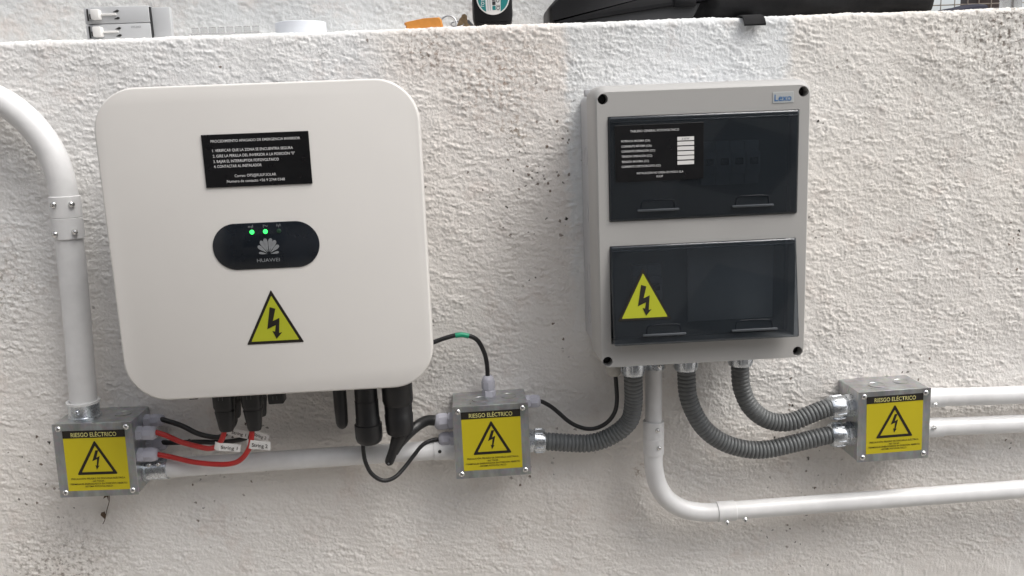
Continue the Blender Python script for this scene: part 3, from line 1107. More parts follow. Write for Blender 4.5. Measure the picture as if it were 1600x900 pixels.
def hose(label, pts, r, fits):
    e = thing('conduit_hose', label, 'conduit', pts[0], GH)
    pitch = 0.0054

    def rf(s_):
        t = (s_ / pitch) % 1.0
        return r * (1.0 - 0.105 * math.exp(-((t - 0.5) / 0.14) ** 2) + 0.015 * math.cos(2 * math.pi * t))
    MB().tube(pts, r, n=28, step=pitch / 9, rf=rf).build('ribbed_hose', 'hose', e, sharp=80)
    for p, ax, rr, ln in fits:
        fitting(e, p, ax, rr, ln)


hose('ribbed grey hose curving from the middle junction box up to the panel',
     [(0.312, -0.034, -0.2990), (0.3235, -0.034, -0.3000), (0.3450, -0.034, -0.3030), (0.3656, -0.034, -0.3055), (0.3832, -0.035, -0.3060), (0.4022, -0.037, -0.3015), (0.4178, -0.040, -0.2930), (0.4290, -0.043, -0.2840),
      (0.4390, -0.047, -0.2690), (0.4420, -0.052, -0.2430), (0.4408, -0.058, -0.2185), (0.4405, -0.060, -0.2000), (0.4405, -0.06, -0.18)], 0.0122,
     [((0.2995, -0.034, -0.2980), (1, 0, -0.03), 0.0158, 0.0240), ((0.4405, -0.060, -0.172), (0, 0, -1), 0.0150, 0.0335)])
hose('ribbed grey hose from the panel to the lower fitting of the right box',
     [(0.5148, -0.045, -0.182), (0.5150, -0.045, -0.2014), (0.5156, -0.045, -0.2145), (0.5176, -0.045, -0.2427), (0.5279, -0.045, -0.2714), (0.5440, -0.045, -0.2952), (0.5690, -0.045, -0.3138), (0.5999, -0.045, -0.3244),
      (0.6277, -0.045, -0.3262), (0.6610, -0.045, -0.3209), (0.6941, -0.045, -0.3143), (0.7138, -0.044, -0.3116), (0.735, -0.043, -0.3105)], 0.0122,
     [((0.5148, -0.045, -0.172), (0, 0, -1), 0.0152, 0.0355), ((0.7455, -0.043, -0.3105), (-1, 0, -0.06), 0.0160, 0.0300)])
hose('ribbed grey hose from the panel to the upper fitting of the right box',
     [(0.5888, -0.045, -0.182), (0.5888, -0.045, -0.1993), (0.5891, -0.045, -0.2187), (0.5920, -0.045, -0.2385), (0.6019, -0.045, -0.2616), (0.6200, -0.045, -0.2797), (0.6407, -0.045, -0.2881), (0.6630, -0.045, -0.2880),
      (0.6878, -0.044, -0.2795), (0.7152, -0.042, -0.2718), (0.735, -0.041, -0.2715)], 0.0122,
     [((0.5888, -0.045, -0.172), (0, 0, -1), 0.0158, 0.0330), ((0.7455, -0.041, -0.2712), (-1, 0, -0.10), 0.0160, 0.0310)])

# ------------------------------------------------------------------ white conduit pipes
GP = 'white plastic conduit pipes'


def coupling(parent, a_, b_, r, mid=True):
    A, B = Vector(a_), Vector(b_)
    L = (B - A).length
    prof_ = [(0, r * 0.93), (0.0006, r), (L / 2 - 0.0006, r), (L / 2, r * 0.965), (L / 2 + 0.0006, r), (L - 0.0006, r), (L, r * 0.93)] if mid else \
            [(0, r * 0.93), (0.0006, r), (L - 0.0006, r), (L, r * 0.95)]
    return MB().lathe(A, B - A, prof_, n=28).build('coupling', 'pvc', parent)


# left run: bend, coupling, drop into the left box
e = thing('conduit_pipe', 'thick white pipe bending down on the far left into the left box', 'pipe', (-0.2868, -0.034, -0.228), GP)
y = -0.034
MB().tube([(-0.62, y, 0.2010), (-0.48, y, 0.2000), (-0.40, y, 0.1980), (-0.365, y, 0.1935), (-0.3366, y, 0.1830), (-0.3120, y, 0.1655), (-0.2920, y, 0.1420), (-0.2780, y, 0.1150), (-0.2710, y, 0.0860), (-0.2693, y, 0.058), (-0.2693, y, 0.040)],
          0.0168, n=26, step=0.006).build('bend', 'pvc', e)
MB().tube([(-0.2699, y, 0.03), (-0.2722, y, -0.06), (-0.2800, y, -0.2080), (-0.2806, y, -0.222)], 0.0166, n=26, step=0.01).build('straight_pipe', 'pvc', e)
cp = coupling(e, (-0.2691, y, 0.0600), (-0.2702, y, 0.0065), 0.0186)
screw('screw', (-0.2752, y - 0.0175, 0.0505), (-0.3, -1, 0), 0.0042, 0.004, cp)
screw('screw', (-0.2560, y - 0.0130, 0.0500), (0.75, -0.8, 0), 0.0040, 0.004, cp)
screw('screw', (-0.2785, y - 0.0165, 0.0140), (-0.4, -1, 0), 0.0042, 0.004, cp)
screw('screw', (-0.2570, y - 0.0130, 0.0155), (0.75, -0.8, 0), 0.0040, 0.006, cp)
f_ = MB().lathe((-0.2806, y, -0.2068), (-0.0206, 0, -1), [(0, 0.0176), (0, 0.0190), (0.0012, 0.0194), (0.0025, 0.0188), (0.0180, 0.0188), (0.0190, 0.0205), (0.0215, 0.0205)], n=30, cap0=False)
fo = f_.build('pipe_socket', 'zinc', e)
MB().lathe((-0.2806, y, -0.2070), (-0.0206, 0, -1), [(-0.0008, 0.0169), (-0.0008, 0.0206), (0.0022, 0.0206), (0.0022, 0.0169)], n=30, cap0=False, cap1=False).build('insulating_rim', 'pvc', fo)
screw('screw', (-0.2815, y - 0.0185, -0.2168), (-0.05, -1, 0), 0.0034, 0.003, fo, 'zinc')

# horizontal pipe between the left and middle boxes
e = thing('conduit_pipe', 'white pipe running behind the cables between left and middle boxes', 'pipe', (0.0, -0.03, -0.3065), GP)
y = -0.032
MB().tube([(-0.190, y, -0.3068), (0.19, y, -0.3040)], 0.0130, n=24, step=0.05, smooth=False).build('straight_pipe', 'pvc', e)
MB().lathe((0.172, y, -0.3041), (1, 0, 0.004), [(0, 0.0128), (0.0004, 0.0139), (0.029, 0.0139)], n=24).build('pipe_end_sleeve', 'pvc', e)
screw('screw', (0.1800, y - 0.0130, -0.3015), (0, -1, 0.2), 0.0024, 0.0016, e, 'dark')
fo = MB().lathe((-0.2125, y, -0.3070), (1, 0, 0), [(0, 0.0165), (0.003, 0.0165), (0.0035, 0.0145), (0.030, 0.0145), (0.0305, 0.0135)], n=26).build('pipe_socket', 'zinc', e)
for dx in (0.009, 0.021):
    screw('screw', (-0.2125 + dx, y - 0.0105, -0.2970), (0, -0.75, 0.66), 0.0034, 0.0035, fo)

# pipe from the panel, down, round the bend and off to the right
e = thing('conduit_pipe', 'white pipe dropping from the panel and bending right along the bottom', 'pipe', (0.4715, -0.04, -0.17), GP)
y = -0.040
MB().tube([(0.4728, y, -0.172), (0.4713, y, -0.290)], 0.0112, n=24, step=0.02, smooth=False).build('straight_pipe', 'pvc', e)
MB().tube([(0.4710, y, -0.295), (0.4708, y, -0.3258), (0.4712, y, -0.3440), (0.4760, y, -0.3690), (0.4890, y, -0.3920), (0.5110, y, -0.4080), (0.5400, y, -0.4155), (0.5620, y, -0.4162), (0.572, y, -0.4160)], 0.0128, n=24, step=0.005).build('bend', 'pvc', e)
MB().tube([(0.565, y, -0.4160), (0.6139, y, -0.4152), (0.8158, y, -0.4128), (1.0022, y, -0.4108), (1.40, y, -0.4070)], 0.0127, n=24, step=0.03).build('straight_pipe', 'pvc', e)
cp = coupling(e, (0.4713, y, -0.2770), (0.4708, y, -0.3245), 0.0142)
screw('screw', (0.4735, y - 0.0138, -0.2862), (0.1, -1, 0), 0.0032, 0.0035, cp)
screw('screw', (0.4755, y - 0.0135, -0.3112), (0.2, -1, 0), 0.0032, 0.0035, cp)
cp = coupling(e, (0.5590, y, -0.4161), (0.5850, y, -0.4157), 0.0140, mid=False)
screw('screw', (0.5710, y - 0.0080, -0.4270), (0, -0.75, -0.66), 0.0036, 0.006, cp)
screw('screw', (0.5965, y - 0.0085, -0.4245), (0, -0.75, -0.66), 0.0036, 0.006, e)
fo = MB().lathe((0.4728, y, -0.170), (0, 0, -1), [(0, 0.0138), (0.033, 0.0138), (0.0335, 0.0132), (0.034, 0.0120)], n=26).build('pipe_socket', 'zinc', e)
MB().lathe((0.4728, y, -0.2030), (0, 0, -1), [(0, 0.0118), (0, 0.0142), (0.0016, 0.0142), (0.0016, 0.0118)], n=26, cap0=False, cap1=False).build('insulating_rim', 'pvc', fo)
screw('screw', (0.4765, y - 0.0138, -0.1965), (0.2, -1, 0), 0.0034, 0.003, fo)

# two pipes leaving the right box
for z0, z1, z2, lab_ in ((-0.2702, -0.2742, -0.280, 'upper of two white pipes leaving the right box to the right'), (-0.3140, -0.3168, -0.322, 'lower of two white pipes leaving the right box to the right')):
    e = thing('conduit_pipe', lab_, 'pipe', (0.8445, -0.03, z0), GP)
    MB().tube([(0.842, -0.030, z0 + 0.0003), (0.8647, -0.030, z0), (0.9988, -0.030, z1), (1.40, -0.030, z2)], 0.0126, n=24, step=0.03).build('straight_pipe', 'pvc', e)
    MB().lathe((0.8440, -0.030, z0), (1, 0, -0.03), [(0, 0.0137), (0.0375, 0.0137), (0.038, 0.0128)], n=24).build('pipe_end_sleeve', 'pvc', e)
    dz = -0.0052 if z0 > -0.3 else 0.0040
    screw('screw', (0.8630, -0.030 - (0.0128 if dz < 0 else 0.0131), z0 + dz), (0.1, -1, dz * 60), 0.0030, 0.0045, e)

# ------------------------------------------------------------------ distribution panel
CX, CZ = 0.5116, -0.0061
PF = -0.140
panel = thing('distribution_panel', 'grey plastic electrical panel with two smoked covers, right of the inverter', 'panel', (CX, 0, CZ - 0.165))
b = MB()
b.loft([at(rrect(CX, CZ + 0.003, w, h, 0.012, 6), y_) for w, h, y_ in ((0.249, 0.3245, 0.003), (0.250, 0.3255, -0.080), (0.246, 0.3215, -0.081), (0.246, 0.3215, -0.087))], True, True)
base = b.build('base', 'panel_base', panel)
for zz in (0.088, 0.016, -0.062, -0.118):
    k = MB().lathe((CX - 0.1246, -0.045, CZ + zz), (-1, 0, 0), [(0, 0.0125), (0.0007, 0.0125), (0.0007, 0.0113), (0.0002, 0.0110)], n=28)
    k.build('knockout', 'panel_base', base)
MB().box((CX - 0.122, -0.062, CZ + 0.166), (0.012, 0.010, 0.008), 0.001).build('corner_lug', 'panel_base', base)

UX0, UX1, UZ0, UZ1 = 0.3990, 0.6246, 0.0080, 0.1297
LX0, LX1, LZ0, LZ1 = 0.3985, 0.6240, -0.1410, -0.0210
holes = [(CX + sx * 0.1177, CZ + sz * 0.1560) for sx in (-1, 1) for sz in (-1, 1)]
l = MB()
outer = [(0.2570, 0.3360, 0.0145, -0.086, 0.0040), (0.2566, 0.3356, 0.0145, -0.122, 0.0038), (0.2556, 0.3344, 0.0143, -0.1300, 0.0034), (0.2540, 0.3325, 0.0136, -0.1352, 0.0024), (0.2520, 0.3300, 0.0128, -0.1386, 0.0012), (0.2496, 0.3270, 0.0118, PF, 0.0)]
l.loft([at(rrect(CX, CZ + dz, w, h, r, 8), y_) for w, h, r, y_, dz in outer], False, False)
ol = rrect(CX, CZ, 0.2496, 0.3270, 0.0118, 8)
wins = [rrect((a0 + a1) / 2, (b0 + b1) / 2, a1 - a0, b1 - b0, 0.0012, 2) for a0, a1, b0, b1 in ((UX0, UX1, UZ0, UZ1), (LX0, LX1, LZ0, LZ1))]
hl = [circ(x, z, 0.0060, 22) for x, z in holes]
l.holed(ol, wins + hl, PF)
for wl in wins + hl:
    l.loft([at(wl, PF), at(wl, -0.118 if len(wl) < 20 else -0.122)], False, False)
# back of the lid so that it is a closed shell
l.holed(rrect(CX, CZ + 0.004, 0.2570, 0.3360, 0.0145, 8), wins, -0.0862)
lid = l.build('lid', 'panel', panel, sharp=40)
for x, z in holes:
    MB().lathe((x, -0.122, z), (0, -1, 0), [(0, 0.0060), (0.002, 0.0059), (0.004, 0.0045), (0.0042, 0.001)], n=18).build('lid_screw', 'dark', lid)
# inside: mounting plates and breakers behind the covers
for (a0, a1, b0, b1) in ((UX0, UX1, UZ0, UZ1), (LX0, LX1, LZ0, LZ1)):
    MB().box(((a0 + a1) / 2, -0.100, (b0 + b1) / 2), (a1 - a0 + 0.004, 0.003, b1 - b0 + 0.004)).build('mounting_plate', 'inner', panel)


def breaker(parent, x, z, w, h, y0, mt='breaker'):
    o = MB().box((x, y0 - 0.006, z), (w - 0.0006, 0.014, h), 0.0012).build('circuit_breaker', mt, parent)
    MB().box((x, y0 - 0.0155, z), (w - 0.0006, 0.008, h * 0.5), 0.001).build('breaker_nose', mt, o)
    MB().box((x, y0 - 0.0215, z + 0.002), (w * 0.5, 0.006, 0.008), 0.001).build('toggle', 'dark', o)


for i in range(4):
    breaker(panel, 0.524 + 0.0178 * i, 0.070, 0.0178, 0.052, -0.1015, 'breaker_dim')
for i in range(2):
    breaker(panel, 0.440 + 0.0178 * i, -0.078, 0.0178, 0.055, -0.1015, 'breaker_dim')
MB().box((0.556, -0.1030, -0.080), (0.108, 0.004, 0.092), 0.001).build('reflection_plate', 'breaker', panel)  # pale plate added to imitate the brighter reflection on the right half


def cover(x0, x1, z0, z1, open_deg, latches, name='smoked_cover'):
    w, h = x1 - x0 - 0.0012, z1 - z0 - 0.0012
    piv = Vector(((x0 + x1) / 2, PF + 0.0015, z1 - 0.0006))
    Rm = Matrix.Rotation(rad(-open_deg), 3, 'X')

    def T(p):
        return piv + Rm @ Vector(p)
    m_ = MB()
    r_ = 0.0025
    lp = [(w, h, 0.0), (w, h, -0.0030), (w - 0.002, h - 0.002, -0.0042), (w - 0.005, h - 0.005, -0.0046)]
    m_.loft([[T((px, yy, pz)) for px, pz in rrect(0, -h / 2, ww, hh, r_, 3)] for ww, hh, yy in lp], True, True)
    o = m_.build(name, 'smoked', panel)
    # raised rim line all round
    MB().tube([T(p) for p in [(-w / 2 + 0.003, -0.0046, -0.006), (w / 2 - 0.003, -0.0046, -0.006)]], 0.0006, n=6, smooth=False).build('hinge_line', 'smoked', o)
    for lx, lw in latches:
        c0 = lx - piv.x
        zb = -h + 0.0135
        MB().tube([T((c0 + a_, -0.0048, zb + b_)) for a_, b_ in ((-lw * 0.40, 0), (-lw * 0.385, 0.006), (-lw * 0.33, 0.0092), (0, 0.0098), (lw * 0.33, 0.0092), (lw * 0.385, 0.006), (lw * 0.40, 0))],
                  0.0006, n=6, step=0.002).build('latch_outline', 'gloss', o)
        q = MB()
        q.box(T((c0, -0.0062, zb - 0.0020)), (lw, 0.0040, 0.0030), 0.001, 2, Rm)
        q.build('latch', 'latch', o)
    return o, T, w, h


co, T, w, h = cover(UX0, UX1, UZ0, UZ1, 0.0, ((0.4560, 0.050), (0.5690, 0.050)))
lo, TL, lw_, lh_ = cover(LX0, LX1, LZ0, LZ1, 8.0, ((0.4590, 0.052), (0.5680, 0.056)))

# black data plate on the upper cover
y = PF + 0.0015 - 0.0046
X0, Z1, W_, H_ = 0.4068, 0.1195, 0.1035, 0.0650
dp = MB().box((X0 + W_ / 2, y - 0.0006, Z1 - H_ / 2), (W_, 0.0012, H_), 0.0002, 1).build('data_plate', 'plate', panel)
ty = y - 0.0016
text('lettering', 'TABLERO GENERAL FOTOVOLTAICO', X0 + 0.046, ty, Z1 - 0.0072, 'white_print', dp, 0.0026, 0.0570, weight=0.0)
for s_, dz, wd in (('POTENCIA MÁXIMA (CA):', 0.0183, 0.0338), ('CORRIENTE MÁXIMA (CA):', 0.0242, 0.0355), ('CORRIENTE OPERACIÓN (CC):', 0.0299, 0.0394),
                   ('TENSIÓN OPERACIÓN (CC):', 0.0357, 0.0361), ('TENSIÓN MÁXIMA (CC)', 0.0418, 0.0319), ('CORRIENTE CORTOCIRCUITO (CC):', 0.0474, 0.0460)):
    text('lettering', s_, X0 + 0.0070, ty, Z1 - dz, 'white_print', dp, 0.0024, wd, 'LEFT', weight=0.005)
for i, dz in enumerate((0.0179, 0.0234, 0.0290, 0.0345, 0.0398, 0.0455)):
    o = MB().box((X0 + 0.0823, ty + 0.0002, Z1 - dz), (0.0196, 0.0004, 0.0043)).build('value_box', 'sticker_white', dp)
text('lettering', '6 KW', X0 + 0.0823, ty - 0.0004, Z1 - 0.0179, 'grey_print', dp, 0.0026, 0.009, shear=0.25)
text('lettering', 'INSTALACIÓN NO OPERA EN MODO ISLA', X0 + 0.0520, ty, Z1 - 0.0556, 'white_print', dp, 0.0024, 0.0548, weight=0.0)
text('lettering', 'RUUF', X0 + 0.0515, ty, Z1 - 0.0600, 'white_print', dp, 0.0024, 0.0076, weight=0.0)

# warning triangle on the lower cover, lying on its tilted face
tz = -lh_ * 0.0
p0 = TL((0, -0.0050, -0.031))
st = danger_sticker(panel, 0.0, 0.0, 0.0640, 0.0615, 0.0, None, 0.86)
Rm = Matrix.Rotation(rad(-8.0), 3, 'X')
for ob in [st] + list(st.children):
    for v in ob.data.vertices:
        q = v.co + ORIGIN[panel.name]
        v.co = Vector((0.4365, 0, 0)) + TL((0, -0.0050, -0.0275)) * Vector((0, 1, 1)) + Rm @ q - ORIGIN[panel.name] if False else \
            Vector((0.4365, TL((0, -0.0050, -0.0275)).y, TL((0, -0.0050, -0.0275)).z)) + Rm @ q - ORIGIN[panel.name]

# maker's badge
o = MB().box((0.6048, PF - 0.0003, 0.1440), (0.0250, 0.0006, 0.0125), 0.0002, 1).build('badge', 'badge', panel)
text('lettering', 'Lexo', 0.6046, PF - 0.0009, 0.1438, 'blue_print', o, 0.0074, 0.0200, weight=0.008)
gl = gland((0.4165, -0.05, -0.167), (0, 0, -1), 0.0112, 0.0405, panel, 'gland_white')

# ------------------------------------------------------------------ things on the ledge
LZ = TOP - 0.0008
# two-pole breaker lying on its side
e = thing('circuit_breaker', 'light grey two pole breaker lying on the ledge at left', 'breaker', (-0.2, 0.055, LZ))
for i in range(2):
    zc = LZ + 0.0107 + 0.0212 * i
    MB().box((-0.1960, 0.042, zc), (0.0720, 0.034, 0.0206), 0.0010).build('pole_housing', 'breaker', e)
    MB().box((-0.2365, 0.043, zc), (0.0100, 0.032, 0.0200), 0.0008).build('terminal_block', 'breaker', e)
    MB().box((-0.2368, 0.0262, zc + 0.001), (0.0016, 0.002, 0.0145)).build('terminal_slot', 'dark', e)
    MB().box((-0.2245, 0.0225, zc + 0.0005), (0.0105, 0.014, 0.0125), 0.0015).build('toggle', 'sticker_white', e)
    MB().box((-0.2320, 0.0235, zc - 0.0015), (0.0030, 0.004, 0.0060), 0.0005).build('toggle_gap', 'dark', e)
    MB().box((-0.2100, 0.0240, zc + 0.0005), (0.0190, 0.003, 0.0026), 0.0005).build('link_bar', 'sticker_white', e)
    for dz in (0.0048, -0.0040):
        MB().prism([(-0.2045, zc + dz - 0.0012), (-0.1990, zc + dz - 0.0018), (-0.1965, zc + dz + 0.0002), (-0.1990, zc + dz + 0.0016)], 0.0244, 0.0255).build('vent_slot', 'dark', e)
MB().box((-0.1590, 0.0425, LZ + 0.0213), (0.0018, 0.033, 0.0385)).build('case_joint', 'tool_grey', e)
MB().box((-0.1465, 0.033, LZ + 0.0206), (0.0230, 0.010, 0.0390), 0.0012).build('rear_clip', 'breaker', e)
text('lettering', 'HC362', -0.1780, 0.0246, LZ + 0.0165, 'grey_print', e, 0.0022, 0.0120)

# clear terminal strip
e = thing('terminal_strip', 'milky clear terminal strip on the ledge beside the grey breaker', 'terminal strip', (-0.075, 0.06, LZ))
MB().box((-0.0755, 0.062, LZ + 0.0045), (0.092, 0.022, 0.009), 0.001).build('strip_base', 'clear', e)
for i in range(8):
    MB().lathe((-0.1150 + 0.0113 * i, 0.062, LZ + 0.008), (0, 0, 1), [(0, 0.0044), (0.009, 0.0044), (0.0095, 0.0036)], n=14).build('terminal_post', 'clear', e)

# roll of white tape
e = thing('tape_roll', 'white roll of tape lying flat on the ledge', 'tape', (0.0225, 0.068, LZ))
MB().lathe((0.0225, 0.068, LZ), (0, 0, 1), [(0, 0.022), (0, 0.0330), (0.0006, 0.0336), (0.0188, 0.0336), (0.0194, 0.0330), (0.0194, 0.022), (0, 0.022)], n=48, cap0=False, cap1=False).build('tape_winding', 'tape_white', e)
MB().lathe((0.0225, 0.068, LZ + 0.0004), (0, 0, 1), [(0, 0.0195), (0, 0.0219), (0.0184, 0.0219), (0.0184, 0.0195), (0, 0.0195)], n=40, cap0=False, cap1=False).build('core', 'sticker_white', e)

# keys with orange fob
e = thing('key_bunch', 'keys on a ring with a tan orange fob on the ledge', 'keys', (0.205, 0.035, LZ))
m_ = MB()
fob = [(0.1640, LZ), (0.2105, LZ), (0.2135, LZ + 0.004), (0.2115, LZ + 0.0135), (0.2085, LZ + 0.0162), (0.1880, LZ + 0.0155), (0.1665, LZ + 0.0118), (0.1630, LZ + 0.0108), (0.1628, LZ + 0.0088), (0.1650, LZ + 0.0075)]
m_.loft([[(x + (0.188 - x) * k_, yy, z + (LZ + 0.008 - z) * k_) for x, z in fob] for k_, yy in ((0.08, 0.026), (0.0, 0.0285), (0.0, 0.0425), (0.08, 0.045))])
m_.build('fob', 'orange', e, sharp=50)
rp = [(0.2205 + 0.0100 * math.cos(q), 0.034 + 0.003 * math.sin(q), LZ + 0.0095 + 0.0090 * math.sin(q)) for q in [2 * math.pi * i / 20 for i in range(21)]]
MB().tube(rp, 0.0009, n=8, step=0.002, caps=False).build('key_ring', 'steel', e)
rp = [(0.2320 + 0.0085 * math.cos(q), 0.034 + 0.006 * math.sin(q), LZ + 0.0075 + 0.0040 * math.sin(q)) for q in [2 * math.pi * i / 20 for i in range(21)]]
MB().tube(rp, 0.0008, n=8, step=0.002, caps=False).build('key_ring', 'steel', e)
m_ = MB()
k1 = [(0.2290, LZ + 0.0006), (0.2480, LZ + 0.0006), (0.2520, LZ + 0.0035), (0.2455, LZ + 0.0080), (0.2450, LZ + 0.0175), (0.2425, LZ + 0.0200), (0.2385, LZ + 0.0190), (0.2375, LZ + 0.0160), (0.2350, LZ + 0.0140)]
m_.prism(k1, 0.0330, 0.0352)
m_.build('key', 'brass', e)
MB().prism([(0.2420, LZ + 0.0005), (0.2555, LZ + 0.0005), (0.2530, LZ + 0.0060), (0.2470, LZ + 0.0130), (0.2450, LZ + 0.0120)], 0.0365, 0.0385).build('key', 'steel', e)

# tape measure with round sticker
TX, TY = 0.2790, 0.045
e = thing('tape_measure', 'black tape measure with round teal and white sticker on the ledge', 'tape measure', (TX, TY, LZ))
m_ = MB()
prof2 = [(-0.0225, 0.0), (0.0215, 0.0), (0.0240, 0.0040), (0.0258, 0.016), (0.0258, 0.040), (0.0200, 0.056), (0.006, 0.064), (-0.010, 0.063), (-0.0215, 0.054), (-0.0262, 0.040), (-0.0262, 0.016), (-0.0240, 0.005)]
prof2 = round_poly([(TX + a_, LZ + b_) for a_, b_ in prof2], 0.003, 3)
ctr = (TX, LZ + 0.032)
m_.loft([[(x + (ctr[0] - x) * k_, yy, z + (ctr[1] - z) * k_) for x, z in prof2] for k_, yy in ((0.16, TY - 0.0235), (0.06, TY - 0.0225), (0.0, TY - 0.018), (0.0, TY + 0.018), (0.06, TY + 0.0225))])
m_.build('case', 'tool', e, sharp=45)
sc_ = (TX + 0.0005, LZ + 0.0375)
stk = MB().lathe((sc_[0], TY - 0.0235, sc_[1]), (0, -1, 0), [(0, 0.0215), (0.0003, 0.0214)], n=40).build('round_sticker', 'sticker_white', e)
yy = TY - 0.0240
for side in (-1, 1):
    arc = [(sc_[0] + side * 0.0200 * math.cos(q), sc_[1] + 0.0200 * math.sin(q)) for q in [rad(a_) for a_ in range(-62, 63, 8)]]
    if side < 0:
        arc = arc[::-1]
    MB().holed(arc, [], yy).build('teal_segment', 'teal', stk)
for (bx, bz, bw, bh) in ((0.0010, -0.0070, 0.0042, 0.0045), (0.0010, -0.0015, 0.0042, 0.0045), (0.0010, -0.0130, 0.0042, 0.0050), (0.0010, 0.004, 0.0042, 0.0045)):
    MB().box((sc_[0] + bx, yy - 0.0001, sc_[1] + bz), (bw, 0.0002, bh)).build('pictogram', 'teal' if bz < -0.01 else 'tool_grey', stk)
text('lettering', 'TOTAL', sc_[0] - 0.0133, yy - 0.0004, sc_[1] - 0.004, 'white_print', stk, 0.0042, 0.016, tilt=rad(83), weight=0.01)
text('lettering', 'CE', sc_[0] + 0.0062, yy - 0.0004, sc_[1] - 0.0125, 'black_print', stk, 0.0042, 0.0068, tilt=rad(83), weight=0.01)
text('lettering', 'O', sc_[0] + 0.0060, yy - 0.0004, sc_[1] - 0.0040, 'black_print', stk, 0.0042, 0.0045, weight=0.01)
for dx in (-0.0068, -0.0040):
    MB().box((sc_[0] + dx, yy - 0.0001, sc_[1] - 0.004), (0.0005, 0.0002, 0.024)).build('printed_line', 'grey_print', stk)

# long black tool case with charcoal wedge
e = thing('tool_case', 'long black moulded tool case with charcoal lower edge on the ledge', 'tool case', (0.455, 0.06, LZ))


def shell(pts, y0, y1, rnd, name, mt):
    poly = round_poly(pts, rnd, 5)
    cx_ = sum(p[0] for p in poly) / len(poly)
    cz_ = sum(p[1] for p in poly) / len(poly)
    m2 = MB()
    d_ = y1 - y0
    m2.loft([[(x + (cx_ - x) * k_, yy_, z + (cz_ - z) * k_ * 3) for x, z in poly] for k_, yy_ in ((0.05, y0), (0.016, y0 + d_ * 0.05), (0.0, y0 + d_ * 0.14), (0.0, y1 - d_ * 0.14), (0.05, y1))])
    return m2.build(name, mt, e, sharp=50)


shell([(0.3520, LZ + 0.0035), (0.3555, LZ), (0.3800, LZ + 0.0010), (0.5560, LZ + 0.0250), (0.5700, LZ + 0.030), (0.5650, LZ + 0.052), (0.4000, LZ + 0.050), (0.3640, LZ + 0.036), (0.3520, LZ + 0.024)], 0.022, 0.110, 0.004, 'upper_shell', 'tool')
shell([(0.3580, LZ), (0.5400, LZ), (0.5480, LZ + 0.008), (0.5560, LZ + 0.0245), (0.5000, LZ + 0.0215), (0.3680, LZ + 0.0050)], 0.026, 0.108, 0.002, 'lower_edge', 'tool_grey')
MB().box((0.532, 0.040, LZ + 0.0245), (0.030, 0.040, 0.012), 0.002).build('latch', 'tool', e)

# black fabric bag with a strap end hanging over the edge
e = thing('tool_bag', 'large black fabric bag on the ledge above the panel, strap end hanging down', 'bag', (0.70, 0.06, LZ))
nx, nz_ = 60, 16
rng = random.Random(4)
loops = []
for i in range(nx + 1):
    t = i / nx
    x = 0.512 + 0.371 * t
    end = min(1.0, 0.8 + 3.0 * t, 6.0 * (1 - t) ** 0.45)
    hh = (0.085 + 0.010 * math.sin(t * 7)) * max(0.35, end)
    dd = 0.045 * max(0.5, end)
    lift = 0.0015 + 0.0012 * math.sin(t * 23)
    lp = []
    for k in range(nz_ * 2):
        q = 2 * math.pi * k / (nz_ * 2)
        cx_, sz_ = math.cos(q), math.sin(q)
        ex = 0.45
        px = math.copysign(abs(cx_) ** ex, cx_)
        pz = math.copysign(abs(sz_) ** ex, sz_)
        wr = 0.0012 * math.sin(19 * t + 5 * q) + 0.0009 * math.sin(41 * t - 3 * q)
        lp.append((x + 0.003 * pz * t, 0.072 - px * (dd * (0.72 if t < 0.16 else 1.0) + wr), LZ + lift + hh / 2 + pz * (hh / 2 + wr * 0.5)))
    loops.append(lp)
MB().loft(loops).build('bag_body', 'fabric', e, sharp=70)
# strap end: comes out from under the bag, over the rounded edge and sticks out downward
path = [(0.058, TOP + 0.0018), (0.030, TOP + 0.0022), (0.008, TOP + 0.0030), (-0.004, TOP + 0.0005), (-0.0085, TOP - 0.0045), (-0.0105, TOP - 0.0110)]
m_ = MB()
lps = []
for i, (py_, pz_) in enumerate(path):
    t = i / (len(path) - 1)
    xa, xb = 0.6000 + 0.001 * t, 0.6250 + 0.0045 * t
    lps.append([(xa, py_, pz_ - 0.0008 * 0), (xb, py_, pz_ + 0.0004 * t), (xb, py_ + 0.0008, pz_ - 0.0018), (xa, py_ + 0.0008, pz_ - 0.0018)])
m_.loft(lps)
m_.build('strap_end', 'fabric', e)

# dark blue cloth, bottle beyond the bag
m_ = MB()
lps = []
for i in range(13):
    t = i / 12
    x = 0.892 + 0.058 * t
    hh = 0.0012 + 0.0118 * min(1, (t * 1.5) ** 0.55) + 0.0008 * math.sin(9 * t)
    lps.append([(x, 0.030 + 0.045 - 0.045 * math.cos(math.pi * k / 10), LZ + hh * math.sin(math.pi * k / 10) ** 0.5) for k in range(11)])
m_.loft(lps)
m_.build('folded_cloth', 'navy', None, (0.92, 0.05, LZ))
bpy.data.objects['folded_cloth']['label'] = 'folded dark navy cloth on the ledge beside the bag'
bpy.data.objects['folded_cloth']['category'] = 'cloth'
e = thing('plastic_bottle', 'small clear plastic bottle on the ledge at far right', 'bottle', (1.003, 0.06, LZ))
MB().lathe((1.003, 0.065, LZ), (0, 0, 1), [(0, 0.0125), (0.002, 0.0140), (0.050, 0.0140), (0.062, 0.008), (0.070, 0.007)], n=28).build('bottle_body', 'clear', e)
MB().lathe((1.003, 0.065, LZ + 0.0705), (0, 0, 1), [(0, 0.0085), (0.010, 0.0085), (0.0105, 0.007)], n=24).build('cap', 'sticker_white', e)

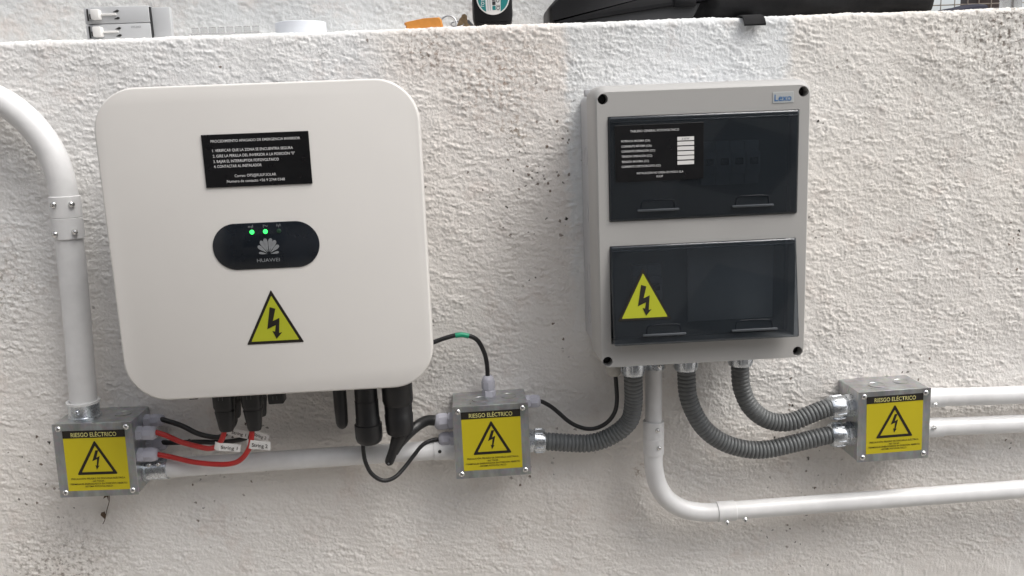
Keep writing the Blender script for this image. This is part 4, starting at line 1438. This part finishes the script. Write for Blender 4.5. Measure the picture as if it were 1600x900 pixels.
# wire fence and post behind the wall on the right
e = thing('wire_fence', 'thin welded wire mesh fence behind the wall at top right', 'fence', (1.2, 0.6, GROUND_Z))
vw = MB().tube([(0, 0, -0.75), (0, 0, 0.75)], 0.0011, n=6, step=2, smooth=False)
hw = MB().tube([(-0.45, 0, 0), (0.55, 0, 0)], 0.0011, n=6, step=2, smooth=False)
ORIGIN['_zero'] = Vector((0, 0, 0))
first = None
for i in range(37):
    if first is None:
        first = vw.build('wire', 'wire')
        o = first
    else:
        o = first.copy()
        COL.objects.link(o)
    o.parent = e
    o.location = (-0.36 + 0.026 * i + 0.002 * math.sin(i * 1.7), 0, 0.75 + 0.75)
first = None
for i in range(16):
    if first is None:
        first = hw.build('wire', 'wire')
        o = first
    else:
        o = first.copy()
        COL.objects.link(o)
    o.parent = e
    o.location = (0, 0.0022, -GROUND_Z + 0.25 + 0.026 * i)
MB().box((1.325, 0.66, GROUND_Z + 1.15), (0.062, 0.062, 2.3), 0.003).build('post', 'brown', e)

# ------------------------------------------------------------------ dry leaf caught on the wall, lower left
e = thing('dry_leaf', 'withered brown leaf hanging on a thread below the left box', 'leaf', (-0.27, -0.004, -0.36))
MB().tube([(-0.2905, -0.004, -0.3362), (-0.2830, -0.005, -0.3440), (-0.2770, -0.005, -0.3510), (-0.2775, -0.005, -0.3600), (-0.2830, -0.004, -0.3740), (-0.2875, -0.004, -0.3880), (-0.2910, -0.004, -0.3940)], 0.0005, n=6, step=0.003).build('stalk', 'leaf', e)
m_ = MB()
m_.add([(-0.2760, -0.0060, -0.3450), (-0.2800, -0.0050, -0.3540), (-0.2860, -0.0040, -0.3570), (-0.2810, -0.0065, -0.3490), (-0.2785, -0.0055, -0.3610)], [(0, 3, 1), (3, 2, 1), (0, 1, 4)])
m_.add([(-0.2905, -0.0050, -0.3765), (-0.2850, -0.0062, -0.3748), (-0.2845, -0.0050, -0.3815), (-0.2875, -0.0040, -0.3870), (-0.2918, -0.0055, -0.3800)], [(0, 1, 2), (0, 2, 3, 4)])
m_.build('blade', 'leaf', e)
